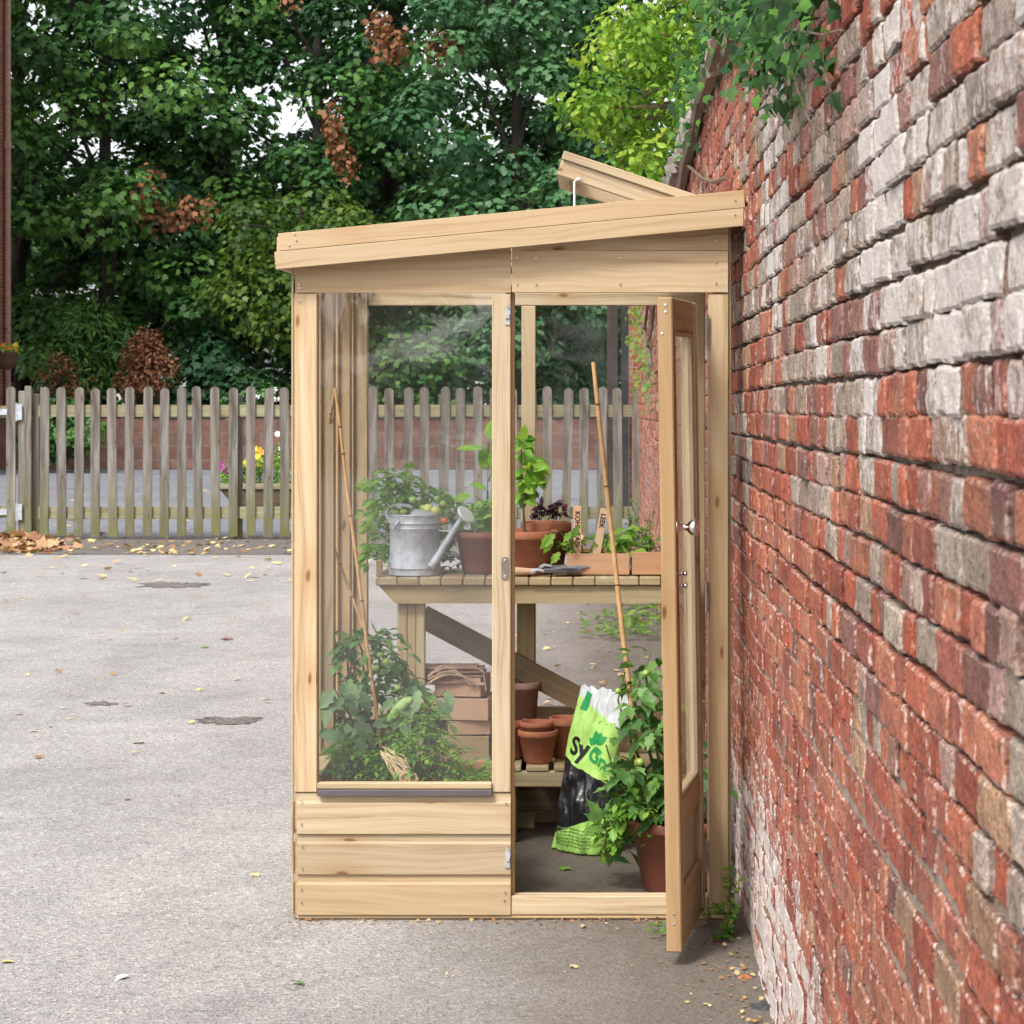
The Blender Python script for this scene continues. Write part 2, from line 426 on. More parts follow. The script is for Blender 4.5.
class MB:
    def __init__(self):
        self.bm = bmesh.new()
        self.bm.loops.layers.uv.new('UVMap')
        self.mats = []

    def _mi(self, mat):
        if mat is None:
            return 0
        if mat not in self.mats:
            self.mats.append(mat)
        return self.mats.index(mat)

    def merge(self, tmp, M=None, axis='auto', mat=None, uvs=True):
        lay = tmp.loops.layers.uv.get('UVMap')
        if lay is None:
            lay = tmp.loops.layers.uv.new('UVMap')
        if uvs:
            co = np.array([v.co[:] for v in tmp.verts])
            ext = co.max(0) - co.min(0)
            ax = int(ext.argmax()) if axis in ('auto', 'brick') else axis
            ru, rv = random.uniform(0, 40), random.uniform(0, 40)
            for f in tmp.faces:
                if axis == 'brick':
                    for l in f.loops:
                        l[lay].uv = ((l.vert.co.x if abs(f.normal.y) > .5 else l.vert.co.y), l.vert.co.z)
                    continue
                n = [abs(c) for c in f.normal]
                n[ax] *= 0.5
                k = n.index(max(n))
                if k == ax:
                    a, b = [i for i in range(3) if i != ax]
                    for l in f.loops:
                        l[lay].uv = (l.vert.co[a] * 0.15 + ru, l.vert.co[b] + rv)
                else:
                    b = [i for i in range(3) if i not in (ax, k)][0]
                    for l in f.loops:
                        l[lay].uv = (l.vert.co[ax] + ru, l.vert.co[b] + l.vert.co[k] * 0.7 + rv)
        mi = self._mi(mat)
        for f in tmp.faces:
            f.material_index = mi
        if M is not None:
            tmp.transform(M)
        me = bpy.data.meshes.new('t')
        tmp.to_mesh(me)
        tmp.free()
        self.bm.from_mesh(me)
        bpy.data.meshes.remove(me)

    def box(self, c, s, M=None, bev=0.003, axis='auto', mat=None):
        t = bmesh.new()
        bmesh.ops.create_cube(t, size=1.0)
        for v in t.verts:
            v.co = Vector((v.co.x * s[0], v.co.y * s[1], v.co.z * s[2]))
        if bev > 0:
            bmesh.ops.bevel(t, geom=list(t.edges), offset=min(bev, min(s) * 0.3), segments=1, affect='EDGES', profile=0.5)
        T = Matrix.Translation(Vector(c))
        self.merge(t, (M @ T) if M is not None else T, axis, mat)
        return self

    def b2(self, p0, p1, **k):
        p0, p1 = Vector(p0), Vector(p1)
        s = p1 - p0
        return self.box((p0 + p1) / 2, [max(1e-4, abs(c)) for c in s], **k)

    def fb(self, x0, y0, x1, y1, Y, t, **k):
        """board by its outline at depth Y, reaching t further back"""
        a, b = at(x0, y1, Y), at(x1, y0, Y)
        return self.b2((a.x, Y, a.z), (b.x, Y + t, b.z), **k)

    def bar(self, p0, p1, w, t, roll=None, bev=0.003, mat=None):
        """square-cut bar from p0 to p1, w across and t deep"""
        p0, p1 = Vector(p0), Vector(p1)
        x = (p1 - p0).normalized()
        up = Vector(roll) if roll is not None else (Vector((0, 0, 1)) if abs(x.z) < 0.9 else Vector((0, 1, 0)))
        y = up.cross(x).normalized()
        z = x.cross(y)
        Mr = Matrix((x, y, z)).transposed().to_4x4()
        Mr.translation = (p0 + p1) / 2
        return self.box((0, 0, 0), ((p1 - p0).length, t, w), M=Mr, bev=bev, axis=0, mat=mat)

    def prism(self, poly, y0, y1, M=None, mat=None, axis='auto', bev=0.0):
        """polygon in the XZ plane pushed along Y"""
        t = bmesh.new()
        a = [t.verts.new((x, y0, z)) for x, z in poly]
        b = [t.verts.new((x, y1, z)) for x, z in poly]
        n = len(poly)
        t.faces.new(a)
        t.faces.new(b[::-1])
        for i in range(n):
            t.faces.new((a[i], b[i], b[(i + 1) % n], a[(i + 1) % n]))
        bmesh.ops.recalc_face_normals(t, faces=list(t.faces))
        if bev:
            bmesh.ops.bevel(t, geom=list(t.edges), offset=bev, segments=1, affect='EDGES')
        self.merge(t, M, axis, mat)
        return self

    def tube(self, pts, r, n=8, mat=None, caps=True):
        pts = [Vector(p) for p in pts]
        rr = r if isinstance(r, (list, tuple)) else [r] * len(pts)
        t = bmesh.new()
        rings = []
        ref = Vector((0.13, 0.31, 0.94))
        for i, p in enumerate(pts):
            d = (pts[min(i + 1, len(pts) - 1)] - pts[max(i - 1, 0)])
            d = d.normalized() if d.length > 1e-9 else Vector((0, 0, 1))
            a = d.cross(ref)
            if a.length < 0.1:
                a = d.cross(Vector((1, 0, 0)))
            a.normalize()
            b = d.cross(a)
            rings.append([t.verts.new(p + (a * math.cos(2 * math.pi * k / n) + b * math.sin(2 * math.pi * k / n)) * rr[i]) for k in range(n)])
        for i in range(len(rings) - 1):
            for k in range(n):
                t.faces.new((rings[i][k], rings[i][(k + 1) % n], rings[i + 1][(k + 1) % n], rings[i + 1][k]))
        if caps:
            t.faces.new(rings[0][::-1])
            t.faces.new(rings[-1])
        self.merge(t, None, 'auto', mat)
        return self

    def lathe(self, prof, c=(0, 0, 0), n=28, M=None, mat=None):
        t = bmesh.new()
        rings = []
        for r, z in prof:
            if r < 1e-5:
                rings.append([t.verts.new((0, 0, z))])
            else:
                rings.append([t.verts.new((r * math.cos(2 * math.pi * k / n), r * math.sin(2 * math.pi * k / n), z)) for k in range(n)])
        for i in range(len(rings) - 1):
            a, b = rings[i], rings[i + 1]
            for k in range(n):
                k2 = (k + 1) % n
                if len(a) == 1 and len(b) == 1:
                    continue
                if len(a) == 1:
                    t.faces.new((a[0], b[k2], b[k]))
                elif len(b) == 1:
                    t.faces.new((a[k], a[k2], b[0]))
                else:
                    t.faces.new((a[k], a[k2], b[k2], b[k]))
        bmesh.ops.recalc_face_normals(t, faces=list(t.faces))
        T = Matrix.Translation(Vector(c))
        self.merge(t, (T @ M) if M is not None else T, 'auto', mat)
        return self

    def ball(self, c, r, s=(1, 1, 1), M=None, mat=None, u=14, v=9):
        t = bmesh.new()
        bmesh.ops.create_uvsphere(t, u_segments=u, v_segments=v, radius=r)
        for x in t.verts:
            x.co = Vector((x.co.x * s[0], x.co.y * s[1], x.co.z * s[2]))
        T = Matrix.Translation(Vector(c))
        self.merge(t, (T @ M) if M is not None else T, 'auto', mat)
        return self

    def build(self, name, mat, parent=None, origin=None, smooth=False):
        me = bpy.data.meshes.new(name)
        self.bm.to_mesh(me)
        self.bm.free()
        return link(name, me, self.mats if self.mats and mat is None else [mat], parent, origin, smooth)


def link(name, me, mats, parent=None, origin=None, smooth=False):
    o = bpy.data.objects.new(name, me)
    COL.objects.link(o)
    for m in mats:
        me.materials.append(MATS[m])
    if parent is not None:
        w = WL[parent.name]
        o.parent = parent
    else:
        w = Vector(origin) if origin is not None else Vector((0, 0, 0))
        o.location = w
    me.transform(Matrix.Translation(-w))
    WL[o.name] = w
    if smooth:
        me.polygons.foreach_set('use_smooth', [True] * len(me.polygons))
    return o


def thing(name, label, cat, loc, group=None):
    o = bpy.data.objects.new(name, None)
    COL.objects.link(o)
    o.location = loc
    o.empty_display_size = 0.1
    WL[o.name] = Vector(loc)
    o['label'] = label
    o['category'] = cat
    if group:
        o['group'] = group
    return o


def tag(o, label, cat, group=None, kind=None):
    o['label'] = label
    o['category'] = cat
    if group:
        o['group'] = group
    if kind:
        o['kind'] = kind
    return o


# ------------------------------------------------------------------ leaves
T_OVATE = (np.array([(0, 0, 0), (.3, .27, .06), (.68, .24, .02), (1, 0, -.14), (.68, -.24, .02), (.3, -.27, .06), (.33, 0, 0), (.68, 0, -.05)]),
           [(0, 6, 1), (6, 7, 2, 1), (7, 3, 2), (0, 5, 6), (6, 5, 4, 7), (7, 4, 3)])
T_NARROW = (T_OVATE[0] * np.array((1, .5, 1)), T_OVATE[1])
_mp = [(0, 0), (.06, .20), (-.02, .42), (.26, .34), (.52, .52), (.60, .24), (1, 0)]
_mp = _mp + [(x, -y) for x, y in _mp[-2:0:-1]]
T_MAPLE = (np.array([(x, y, -.35 * y * y - .12 * x * x) for x, y in _mp]), [tuple(range(len(_mp)))])
_iv = [(0, 0), (-.10, .30), (.20, .36), (.34, .52), (.55, .26), (1, 0)]
_iv = _iv + [(x, -y) for x, y in _iv[-2:0:-1]]
T_IVY = (np.array([(x, y, -.25 * y * y - .1 * x * x) for x, y in _iv] + [(.4, 0, .03)]),
         [(0, 1, 2, 10), (10, 2, 3, 4), (10, 4, 5), (10, 5, 6), (10, 6, 7, 8), (10, 8, 9, 0)])
_tm = [(0, 0), (.14, .16), (.26, .14), (.36, .30), (.50, .20), (.64, .25), (.78, .10), (1, 0)]
_tm = _tm + [(x, -y) for x, y in _tm[-2:0:-1]]
T_TOMATO = (np.array([(x, y, .22 * abs(y) - .22 * x * x) for x, y in _tm] + [(.3, 0, -.02), (.64, 0, -.11)]),
            [(0, 1, 2, 14), (14, 2, 3, 4), (14, 4, 5, 15), (15, 5, 6, 7), (15, 7, 8, 9), (15, 9, 10, 14), (14, 10, 11, 12), (14, 12, 13, 0)])


def unit(a):
    return a / np.maximum(np.linalg.norm(a, axis=-1, keepdims=True), 1e-9)


def leaf_mesh(name, P, D, Nn, S, rnd, tmpl, mat, parent=None, origin=None):
    P, D, Nn = np.asarray(P, float), unit(np.asarray(D, float)), np.asarray(Nn, float)
    S, rnd = np.asarray(S, float), np.asarray(rnd, float)
    tv, tf = tmpl
    X = D
    Yv = unit(np.cross(Nn, X))
    Z = np.cross(X, Yv)
    n, k = len(P), len(tv)
    V = (P[:, None, :] + S[:, None, None] * (tv[None, :, 0:1] * X[:, None, :] + tv[None, :, 1:2] * Yv[:, None, :] + tv[None, :, 2:3] * Z[:, None, :]))
    V = V.reshape(-1, 3)
    fl = np.concatenate([np.array(f) for f in tf])
    fs = np.array([len(f) for f in tf])
    L = (fl[None, :] + (np.arange(n) * k)[:, None]).reshape(-1)
    sizes = np.tile(fs, n)
    starts = np.concatenate([[0], np.cumsum(sizes)[:-1]])
    me = bpy.data.meshes.new(name)
    me.vertices.add(len(V))
    me.vertices.foreach_set('co', V.astype(np.float32).ravel())
    me.loops.add(len(L))
    me.loops.foreach_set('vertex_index', L.astype(np.int32))
    me.polygons.add(len(sizes))
    me.polygons.foreach_set('loop_start', starts.astype(np.int32))
    me.update(calc_edges=True)
    a = me.attributes.new('rnd', 'FLOAT', 'FACE')
    a.data.foreach_set('value', np.repeat(np.clip(rnd, 0, 1), len(fs)).astype(np.float32))
    return link(name, me, [mat], parent, origin)


def rvec(n):
    return unit(RNG.normal(size=(n, 3)))


class Leaves:
    """collects leaves for one foliage mesh"""
    def __init__(self, keep=None):
        self.P, self.D, self.Nn, self.S, self.r = [], [], [], [], []
        self.keep = keep

    def add(self, p, d, n, s, r):
        if self.keep and not self.keep(p):
            return
        self.P.append(tuple(p)); self.D.append(tuple(d)); self.Nn.append(tuple(n)); self.S.append(s); self.r.append(r)

    def clump(self, c, rad, n, size, up=0.7, droop=0.35, base=0.5, jit=0.25, shell=0.55):
        c = np.asarray(c, float); rad = np.asarray(rad, float)
        v = rvec(n)
        rr = (shell + (1 - shell) * RNG.random(n)) ** 0.5
        off = v * rr[:, None]
        nrm = unit(off + np.array((0, 0, up)) + RNG.normal(size=(n, 3)) * 0.35)
        dr = unit(off * np.array((1, 1, 0.25)) + RNG.normal(size=(n, 3)) * 0.55 + np.array((0, 0, -droop)))
        dr = unit(dr - nrm * (dr * nrm).sum(1, keepdims=True) * 0.8)
        for i in range(n):
            self.add(c + off[i] * rad, dr[i], nrm[i], size * RNG.uniform(0.65, 1.25), base + RNG.normal() * jit)

    def compound(self, o, d, L, n, size, r):
        """a stalk of paired leaflets"""
        o, d = Vector(o), Vector(d).normalized()
        side = d.cross(Vector((0, 0, 1)))
        if side.length < 0.1:
            side = Vector((1, 0, 0))
        side.normalize()
        up = side.cross(d).normalized()
        for i in range(n):
            f = 0.35 + 0.6 * i / max(1, n - 1)
            p = o + d * L * f - Vector((0, 0, 1)) * L * 0.35 * f * f
            for s in (-1, 1):
                dd = (d * 0.6 + side * s * random.uniform(0.7, 1.1) - Vector((0, 0, random.uniform(-.2, .55))))
                nn = (up + side * s * 0.35 + Vector((random.uniform(-.6, .6), random.uniform(-.6, .5), 0.35)))
                self.add(p, dd, nn, size * random.uniform(0.6, 1.05), r + random.uniform(-.2, .2))
        p = o + d * L - Vector((0, 0, 1)) * L * 0.35
        self.add(p, d - Vector((0, 0, 0.6)), up, size * 1.2, r + random.uniform(-.15, .15))

    def build(self, name, tmpl, mat, parent=None, origin=None):
        return leaf_mesh(name, self.P, self.D, self.Nn, self.S, self.r, tmpl, mat, parent, origin)


# ------------------------------------------------------------------ text
def text_mesh(body, size, bold=False):
    cu = bpy.data.curves.new('txt', 'FONT')
    cu.body = body
    cu.size = size
    cu.align_x = 'CENTER'
    cu.align_y = 'CENTER'
    cu.extrude = 0.0
    cu.resolution_u = 3
    if bold:
        cu.offset = size * 0.03
    o = bpy.data.objects.new('txt', cu)
    COL.objects.link(o)
    dg = bpy.context.evaluated_depsgraph_get()
    dg.update()
    me = bpy.data.meshes.new_from_object(o.evaluated_get(dg))
    bpy.data.objects.remove(o)
    bpy.data.curves.remove(cu)
    me.materials.clear()
    return me


# ================================================================== SETTING
def sheet(name, x0, x1, y0, y1, z, mat, nx=1, ny=1):
    bm = bmesh.new()
    g = [[bm.verts.new((x0 + (x1 - x0) * i / nx, y0 + (y1 - y0) * j / ny, z)) for i in range(nx + 1)] for j in range(ny + 1)]
    for j in range(ny):
        for i in range(nx):
            bm.faces.new((g[j][i], g[j][i + 1], g[j + 1][i + 1], g[j + 1][i]))
    me = bpy.data.meshes.new(name)
    bm.to_mesh(me)
    bm.free()
    o = link(name, me, [mat])
    o['kind'] = 'structure'
    return o


sheet('ground', -300, 300, -60, 700, 0.0, 'tarmac')
sheet('soil_verge', -14, 0.55, 23.2, 25.9, 0.004, 'soil_strip')
sheet('path', -16, 3.0, 25.9, 44.2, 0.005, 'path_tarmac')


# ------------------------------------------------------------------ the old brick wall on the right
def xw(y):
    return 0.50


WALL_TOP = 39 * 0.075
wall = thing('brick_wall', 'tall old red brick wall with grey and white weathered bricks on the right', 'wall', (0.66, 14, 0))


def brick_face():
    verts, faces, bcol, bwh, bed = [], [], [], [], []
    rnd = random.Random(5)
    reds = [(0.275, 0.070, 0.040), (0.315, 0.092, 0.051), (0.25, 0.066, 0.040), (0.32, 0.122, 0.072), (0.245, 0.080, 0.055), (0.31, 0.112, 0.066)]
    greys = [(0.27, 0.205, 0.165), (0.25, 0.195, 0.155), (0.30, 0.235, 0.19), (0.22, 0.175, 0.14), (0.28, 0.18, 0.145), (0.31, 0.25, 0.205)]
    purp = [(0.19, 0.085, 0.068), (0.22, 0.105, 0.082), (0.16, 0.075, 0.062)]
    sm = lambda a, b, t: max(0.0, min(1.0, (t - a) / (b - a)))
    for k in range(-4, 40):
        z0 = k * 0.075
        header = k % 4 == 2
        y = 1.6 + rnd.uniform(0, 0.2)
        sag = rnd.uniform(-0.004, 0.004)
        while y < 26.3:
            L = (0.104 if header else (0.216 if rnd.random() > 0.45 else 0.104)) + rnd.uniform(-0.005, 0.005)
            yc = y + L / 2
            tilt = -0.0150 * (yc - 7.65)
            zc = z0 + 0.0375 + tilt
            if zc < -0.05 or zc > 2.96:
                y += L + 0.009
                continue
            near = yc < 11
            # where on the wall the weathered bricks sit
            zone = noise.noise(Vector((yc * 0.55, zc * 0.9, 3.1)))
            g = sm(1.12, 1.78, zc + zone * 0.45 + (5.0 - yc) * 0.03)
            if yc > 6.8:
                g *= 1.0 - 0.75 * sm(1.9, 2.3, zc)
            if yc > 8.6:
                g *= 0.45
            if yc < 6.0 and zc > 2.35:
                g *= 0.75
            cw = 0.5 + 0.75 * noise.noise(Vector((yc * 1.6, zc * 1.9, 8.8))) + 0.35 * sm(5.2, 3.2, yc) - 0.1
            wz_ = max(0.0, min(0.8, g * (0.19 + 0.54 * cw) + rnd.uniform(-0.13, 0.13)))
            q = 0.5 + 0.65 * noise.noise(Vector((yc * 2.4, zc * 5.5, 21.0))) + 0.8 * (rnd.random() - 0.5)
            q = max(0.0, min(1.0, q))
            if q < g * 0.69:
                c = rnd.choice(greys); w = max(.15, wz_ + .08)
            elif q < g * 0.69 + 0.10 + 0.06 * g:
                c = rnd.choice(purp); w = max(.08, wz_ * .8)
            else:
                c = rnd.choice(reds); w = max(rnd.uniform(.02, .26), wz_ * .75)
            if rnd.random() < 0.05:
                c = (0.29, 0.17, 0.105)
            # salts creeping up from the ground just in front of the glasshouse and beyond
            salt = sm(1.05, 0.30, zc + zone * 0.3 + abs(yc - 6.9) * 0.13) if yc > 5.0 else sm(0.75, 0.25, zc + (5.0 - yc) * 0.55)
            w = max(w, min(0.78, salt * 0.9) * rnd.uniform(.75, 1.1))
            kk = rnd.uniform(0.80, 1.16)
            c = tuple(max(0.01, x * kk * rnd.uniform(0.975, 1.025)) for x in c)
            ox = rnd.uniform(-0.004, 0.004) - (0.010 if zc > 1.2 else 0.004) - rnd.random() ** 4 * 0.006
            dz = tilt + rnd.uniform(-0.002, 0.002) + sag + 0.003 * math.sin(yc * 1.7 + k)
            er = 0.0050 if zc > 1.1 else 0.0036
            if yc < 8.2:
                nu, nv = (10 if L > 0.15 else 7), 6
            elif near:
                nu, nv = (6 if L > 0.15 else 4), 4
            else:
                nu, nv = 4, 4
            h = 0.0675
            iu = 0.007 / L
            gu = [0.0] + [iu + (1 - 2 * iu) * q_ / (nu - 3) for q_ in range(nu - 2)] + [1.0]
            gv = [0.0] + [0.09 + 0.82 * q_ / (nv - 3) for q_ in range(nv - 2)] + [1.0]
            tl, tr = rnd.uniform(-0.003, 0.003), rnd.uniform(-0.003, 0.003)
            b0 = len(verts)
            for j in range(nv):
                fj = gv[j]
                for i in range(nu):
                    fi = gu[i]
                    yy = y + 0.001 + (L - 0.002) * fi
                    zz = z0 + 0.0038 + h * fj + dz + (tl * (1 - fi) + tr * fi)
                    rim = (i in (0, nu - 1)) + (j in (0, nv - 1))
                    d = noise.noise(Vector((yy * 21, zz * 21, k * 1.3 + yc))) * 0.0042
                    if near:
                        d += noise.noise(Vector((yy * 75, zz * 75, 7.7))) * 0.0028
                    if rim:
                        d += er * (0.9 if rim == 1 else 1.6) * (0.6 + 0.8 * rnd.random())
                        if near:
                            yy += noise.noise(Vector((yy * 60, zz * 60, 1.7))) * 0.004
                            zz += noise.noise(Vector((yy * 60, zz * 60, 9.7))) * 0.004
                    verts.append((xw(yy) + ox + d, yy, zz))
            for j in range(nv - 1):
                for i in range(nu - 1):
                    a = b0 + j * nu + i
                    faces.append((a, a + nu, a + nu + 1, a + 1))
                    bcol.append(c); bwh.append(w)
                    e = (i in (0, nu - 2)) + (j in (0, nv - 2))
                    bed.append((0.75 if e else 0.05) if zc < 1.35 or (yc > 7 and zc > 2) else (0.35 if e else 0.0))
            ring = [b0 + i for i in range(nu)] + [b0 + j * nu + nu - 1 for j in range(1, nv)] + \
                   [b0 + (nv - 1) * nu + i for i in range(nu - 2, -1, -1)] + [b0 + j * nu for j in range(nv - 2, 0, -1)]
            bk = len(verts)
            for v in ring:
                p = verts[v]
                verts.append((p[0] + 0.05, p[1], p[2]))
            m = len(ring)
            for t in range(m):
                faces.append((ring[t], bk + t, bk + (t + 1) % m, ring[(t + 1) % m])[::-1])
                bcol.append(tuple(x * 0.8 for x in c)); bwh.append(w * 0.3); bed.append(0.25)
            y += L + 0.009
    me = bpy.data.meshes.new('brick_face')
    me.from_pydata(verts, [], faces)
    a = me.attributes.new('bcol', 'FLOAT_COLOR', 'FACE')
    a.data.foreach_set('color', np.array([(*c, 1) for c in bcol], np.float32).ravel())
    for nm, arr in (('bwhite', bwh), ('bedge', bed)):
        a = me.attributes.new(nm, 'FLOAT', 'FACE')
        a.data.foreach_set('value', np.array(arr, np.float32))
    bm = bmesh.new()
    bm.from_mesh(me)
    bmesh.ops.recalc_face_normals(bm, faces=list(bm.faces))
    bm.to_mesh(me)
    bm.free()
    return link('brick_face', me, ['old_brick'], wall)


brick_face()
# mortar bed behind the bricks, following the same line
bm_ = MB()
ys = [1.6 + i * 0.6 for i in range(42)] + [26.3]
for a, b in zip(ys[:-1], ys[1:]):
    t = bmesh.new()
    vs = [t.verts.new(p) for p in ((xw(a) + 0.002, a, 0), (xw(b) + 0.002, b, 0), (xw(b) + 0.002, b, 1.15), (xw(a) + 0.002, a, 1.15),
                                   (xw(a) + 0.013, a, 1.2), (xw(b) + 0.013, b, 1.2), (xw(b) + 0.013, b, WALL_TOP), (xw(a) + 0.013, a, WALL_TOP),
                                   (xw(a) + 0.36, a, WALL_TOP), (xw(b) + 0.36, b, WALL_TOP), (xw(b) + 0.36, b, 0), (xw(a) + 0.36, a, 0))]
    for f in ((0, 1, 2, 3), (3, 2, 5, 4), (4, 5, 6, 7), (7, 6, 9, 8), (8, 9, 10, 11)):
        t.faces.new([vs[i] for i in f])
    if b == ys[-1]:
        t.faces.new([vs[i] for i in (1, 10, 9, 6, 5, 2)])
    bmesh.ops.recalc_face_normals(t, faces=list(t.faces))
    bm_.merge(t, None, 1)
bm_.build('mortar_bed', 'mortar', wall)
# uneven stone coping
bm_ = MB()
y = 1.7
while y < 26.2:
    L = random.uniform(0.35, 0.6)
    t = bmesh.new()
    bmesh.ops.create_cube(t, size=1.0)
    bmesh.ops.subdivide_edges(t, edges=list(t.edges), cuts=3, use_grid_fill=True)
    for v in t.verts:
        v.co = Vector((v.co.x * 0.44, v.co.y * L, v.co.z * 0.11 * (1 - 0.5 * (v.co.x * 1.9) ** 2 if v.co.z > 0 else 1)))
        v.co += Vector([noise.noise(v.co * 7 + Vector((y, k * 7, 0))) * 0.06 for k in range(3)])
    bm_.merge(t, Matrix.Translation((xw(y) + 0.17, y + L / 2, WALL_TOP + 0.05)), 1)
    y += L + 0.012
bm_.build('coping', 'stone_cope', wall)
bm_ = MB()
bm_.b2((wx(629.5, 25.5), 25.5, 0), (0.90, 26.1, 3.05), bev=0.006, axis=0)
bm_.b2((wx(629.5, 25.5) - 0.03, 25.46, 3.052), (0.93, 26.14, 3.13), bev=0.01, axis=0, mat=None)
bm_.build('end_pier', 'house_brick', wall)

# ------------------------------------------------------------------ picket fence and gate
YFENCE = 25.27
S93 = F / YFENCE


def picket_mesh(h, seed, w=0.097):
    rnd = random.Random(seed)
    poly = [(-w / 2, 0.0), (-w / 2 + rnd.uniform(-.003, .003), h * 0.5), (-w / 2, h - 0.045)]
    for i in range(7):
        a = math.pi - math.pi * i / 6
        poly.append((w / 2 * math.cos(a), h - 0.04 + 0.04 * math.sin(a)))
    poly += [(w / 2, h - 0.045), (w / 2 + rnd.uniform(-.003, .003), h * 0.5), (w / 2, 0.0)]
    clean = []
    for p in poly:
        if not clean or (abs(p[0] - clean[-1][0]) + abs(p[1] - clean[-1][1])) > 1e-4:
            clean.append(p)
    m = MB()
    m.prism(clean, -0.012, 0.012, axis=2, bev=0.0)
    return m


fence = thing('picket_fence', 'weathered grey wooden picket fence with mossy feet crossing behind the greenhouse', 'fence', (-2.8, YFENCE, 0))
protos = []
for s_ in range(5):
    o = picket_mesh(1.60, s_).build('picket', 'weathered', fence)
    o.data.transform(Matrix.Translation(WL[fence.name]))
    protos.append(o)
px = 44.0
pk = []
while px < 642:
    pk.append(px)
    px += 17.2 if px < 285 else 17.58
for i, px in enumerate(pk):
    o = protos[i] if i < 5 else protos[random.randrange(5)].copy()
    if i >= 5:
        COL.objects.link(o)
        o.parent = fence
    o.location = (wx(px, YFENCE) + 2.8 + random.uniform(-.006, .006), 0, 0.045 + random.uniform(-.012, .012))
    o.rotation_euler = (0, random.gauss(0, 0.007), 0)
bm_ = MB()
x0, x1 = wx(38, YFENCE), wx(642, YFENCE)
for zt, zb in ((wz(405, YFENCE), wz(417, YFENCE)), (wz(507, YFENCE), wz(519, YFENCE))):
    n_ = 3
    for i in range(n_):
        a = x0 + (x1 - x0) * i / n_
        b = x0 + (x1 - x0) * (i + 1) / n_ - 0.004
        MBo = MB()
        MBo.b2((a, YFENCE + 0.014, zb), (b, YFENCE + 0.06, zt), bev=0.004)
        MBo.build('rail', 'rail_wood', fence)
for px in (34.5, 237, 443, 640):
    MBo = MB()
    MBo.fb(px - 4.5, 394, px + 4.5, 541.5, YFENCE + 0.062, 0.1, bev=0.006, axis=2)
    MBo.build('post', 'weathered', fence)

gate = thing('picket_gate', 'wooden picket gate with galvanised strap hinges at the left end of the fence', 'gate', (wx(5, YFENCE), YFENCE, 0))
MBo = MB()
for px in (-6, 11):
    t = picket_mesh(1.60, 40 + px)
    me = bpy.data.meshes.new('t')
    t.bm.to_mesh(me)
    t.bm.free()
    me.transform(Matrix.Translation((wx(px, YFENCE), YFENCE, 0.05)))
    MBo = MB()
    MBo.bm.from_mesh(me)
    MBo.build('picket', 'weathered', gate)
for a, b in ((406, 418), (506, 518)):
    MBo = MB()
    MBo.fb(-24, a, 15, b, YFENCE + 0.014, 0.04, bev=0.004)
    MBo.build('rail', 'rail_wood', gate)
    MBo = MB()
    MBo.fb(-10, a + 3, 7, b - 3, YFENCE - 0.019, 0.005, bev=0.001)
    MBo.fb(16.5, a - 2, 22, b + 2, YFENCE - 0.019, 0.008, bev=0.001)
    MBo.tube([at(16.6, a - 3, YFENCE - 0.012), at(16.6, b + 3, YFENCE - 0.012)], 0.012, 8)
    MBo.build('hinge', 'galvanised', gate)
gp = thing('gate_post', 'grey wooden post between the picket gate and the picket fence', 'post', (wx(23, YFENCE), YFENCE + 0.03, 0))
MBo = MB()
MBo.fb(18, 391, 31, 541.5, YFENCE + 0.012, 0.11, bev=0.008, axis=2)
MBo.fb(24.5, 386, 31.5, 541, YFENCE - 0.012, 0.022, bev=0.008, axis=2)
MBo.build('post', 'weathered', gp)

# ------------------------------------------------------------------ garden wall, trough, shrubs beyond the fence
YG = 44.0
MBo = MB()
gw = thing('garden_wall', 'low red sandstone wall with rough coping beyond the fence and path', 'wall', (-4, YG + 0.2, 0))
MBo.b2((wx(-40, YG), YG, 0), (1.2, YG + 0.45, 0.98), bev=0.02, axis=0)
MBo.build('wall', 'sandstone', gw)
MBo = MB()
x = wx(-40, YG)
while x < 1.1:
    L = random.uniform(0.4, 0.8)
    MBo.box((x + L / 2, YG + 0.22, 1.03 + random.uniform(-.015, .015)), (L - 0.02, 0.55, 0.10), bev=0.03)
    x += L
MBo.build('coping', 'stone_cope', gw)

YT = 31.0
tr = thing('planter_trough', 'dark wooden boat shaped planter trough standing behind the fence', 'planter', (wx(268, YT), YT, 0))
zt, zb = wz(484, YT), 0.015
xa, xb = wx(219, YT), wx(345, YT)
MBo = MB()
MBo.prism([(xa, zt), (xa + 0.27, zb), (xb - 0.27, zb), (xb, zt), (xb - 0.06, zt), (xb - 0.3, zb + 0.06), (xa + 0.3, zb + 0.06), (xa + 0.06, zt)], YT - 0.25, YT + 0.25)
MBo.prism([(xa + 0.05, zt - 0.02), (xa + 0.27, zb + 0.05), (xb - 0.27, zb + 0.05), (xb - 0.05, zt - 0.02)], YT - 0.252, YT - 0.22)
MBo.prism([(xa + 0.05, zt - 0.02), (xa + 0.27, zb + 0.05), (xb - 0.27, zb + 0.05), (xb - 0.05, zt - 0.02)], YT + 0.22, YT + 0.252)
MBo.build('hull', 'trough_wood', tr)
MBo = MB()
MBo.b2((xa, YT - 0.285, zt - 0.055), (xb, YT - 0.255, zt + 0.02), bev=0.004)
MBo.b2((xa, YT + 0.255, zt - 0.055), (xb, YT + 0.285, zt + 0.02), bev=0.004)
MBo.build('rim', 'rail_wood', tr)
MBo = MB()
MBo.b2((xa + 0.1, YT - 0.21, zt - 0.08), (xb - 0.1, YT + 0.21, zt - 0.02), bev=0.01)
MBo.build('soil', 'soil', tr)


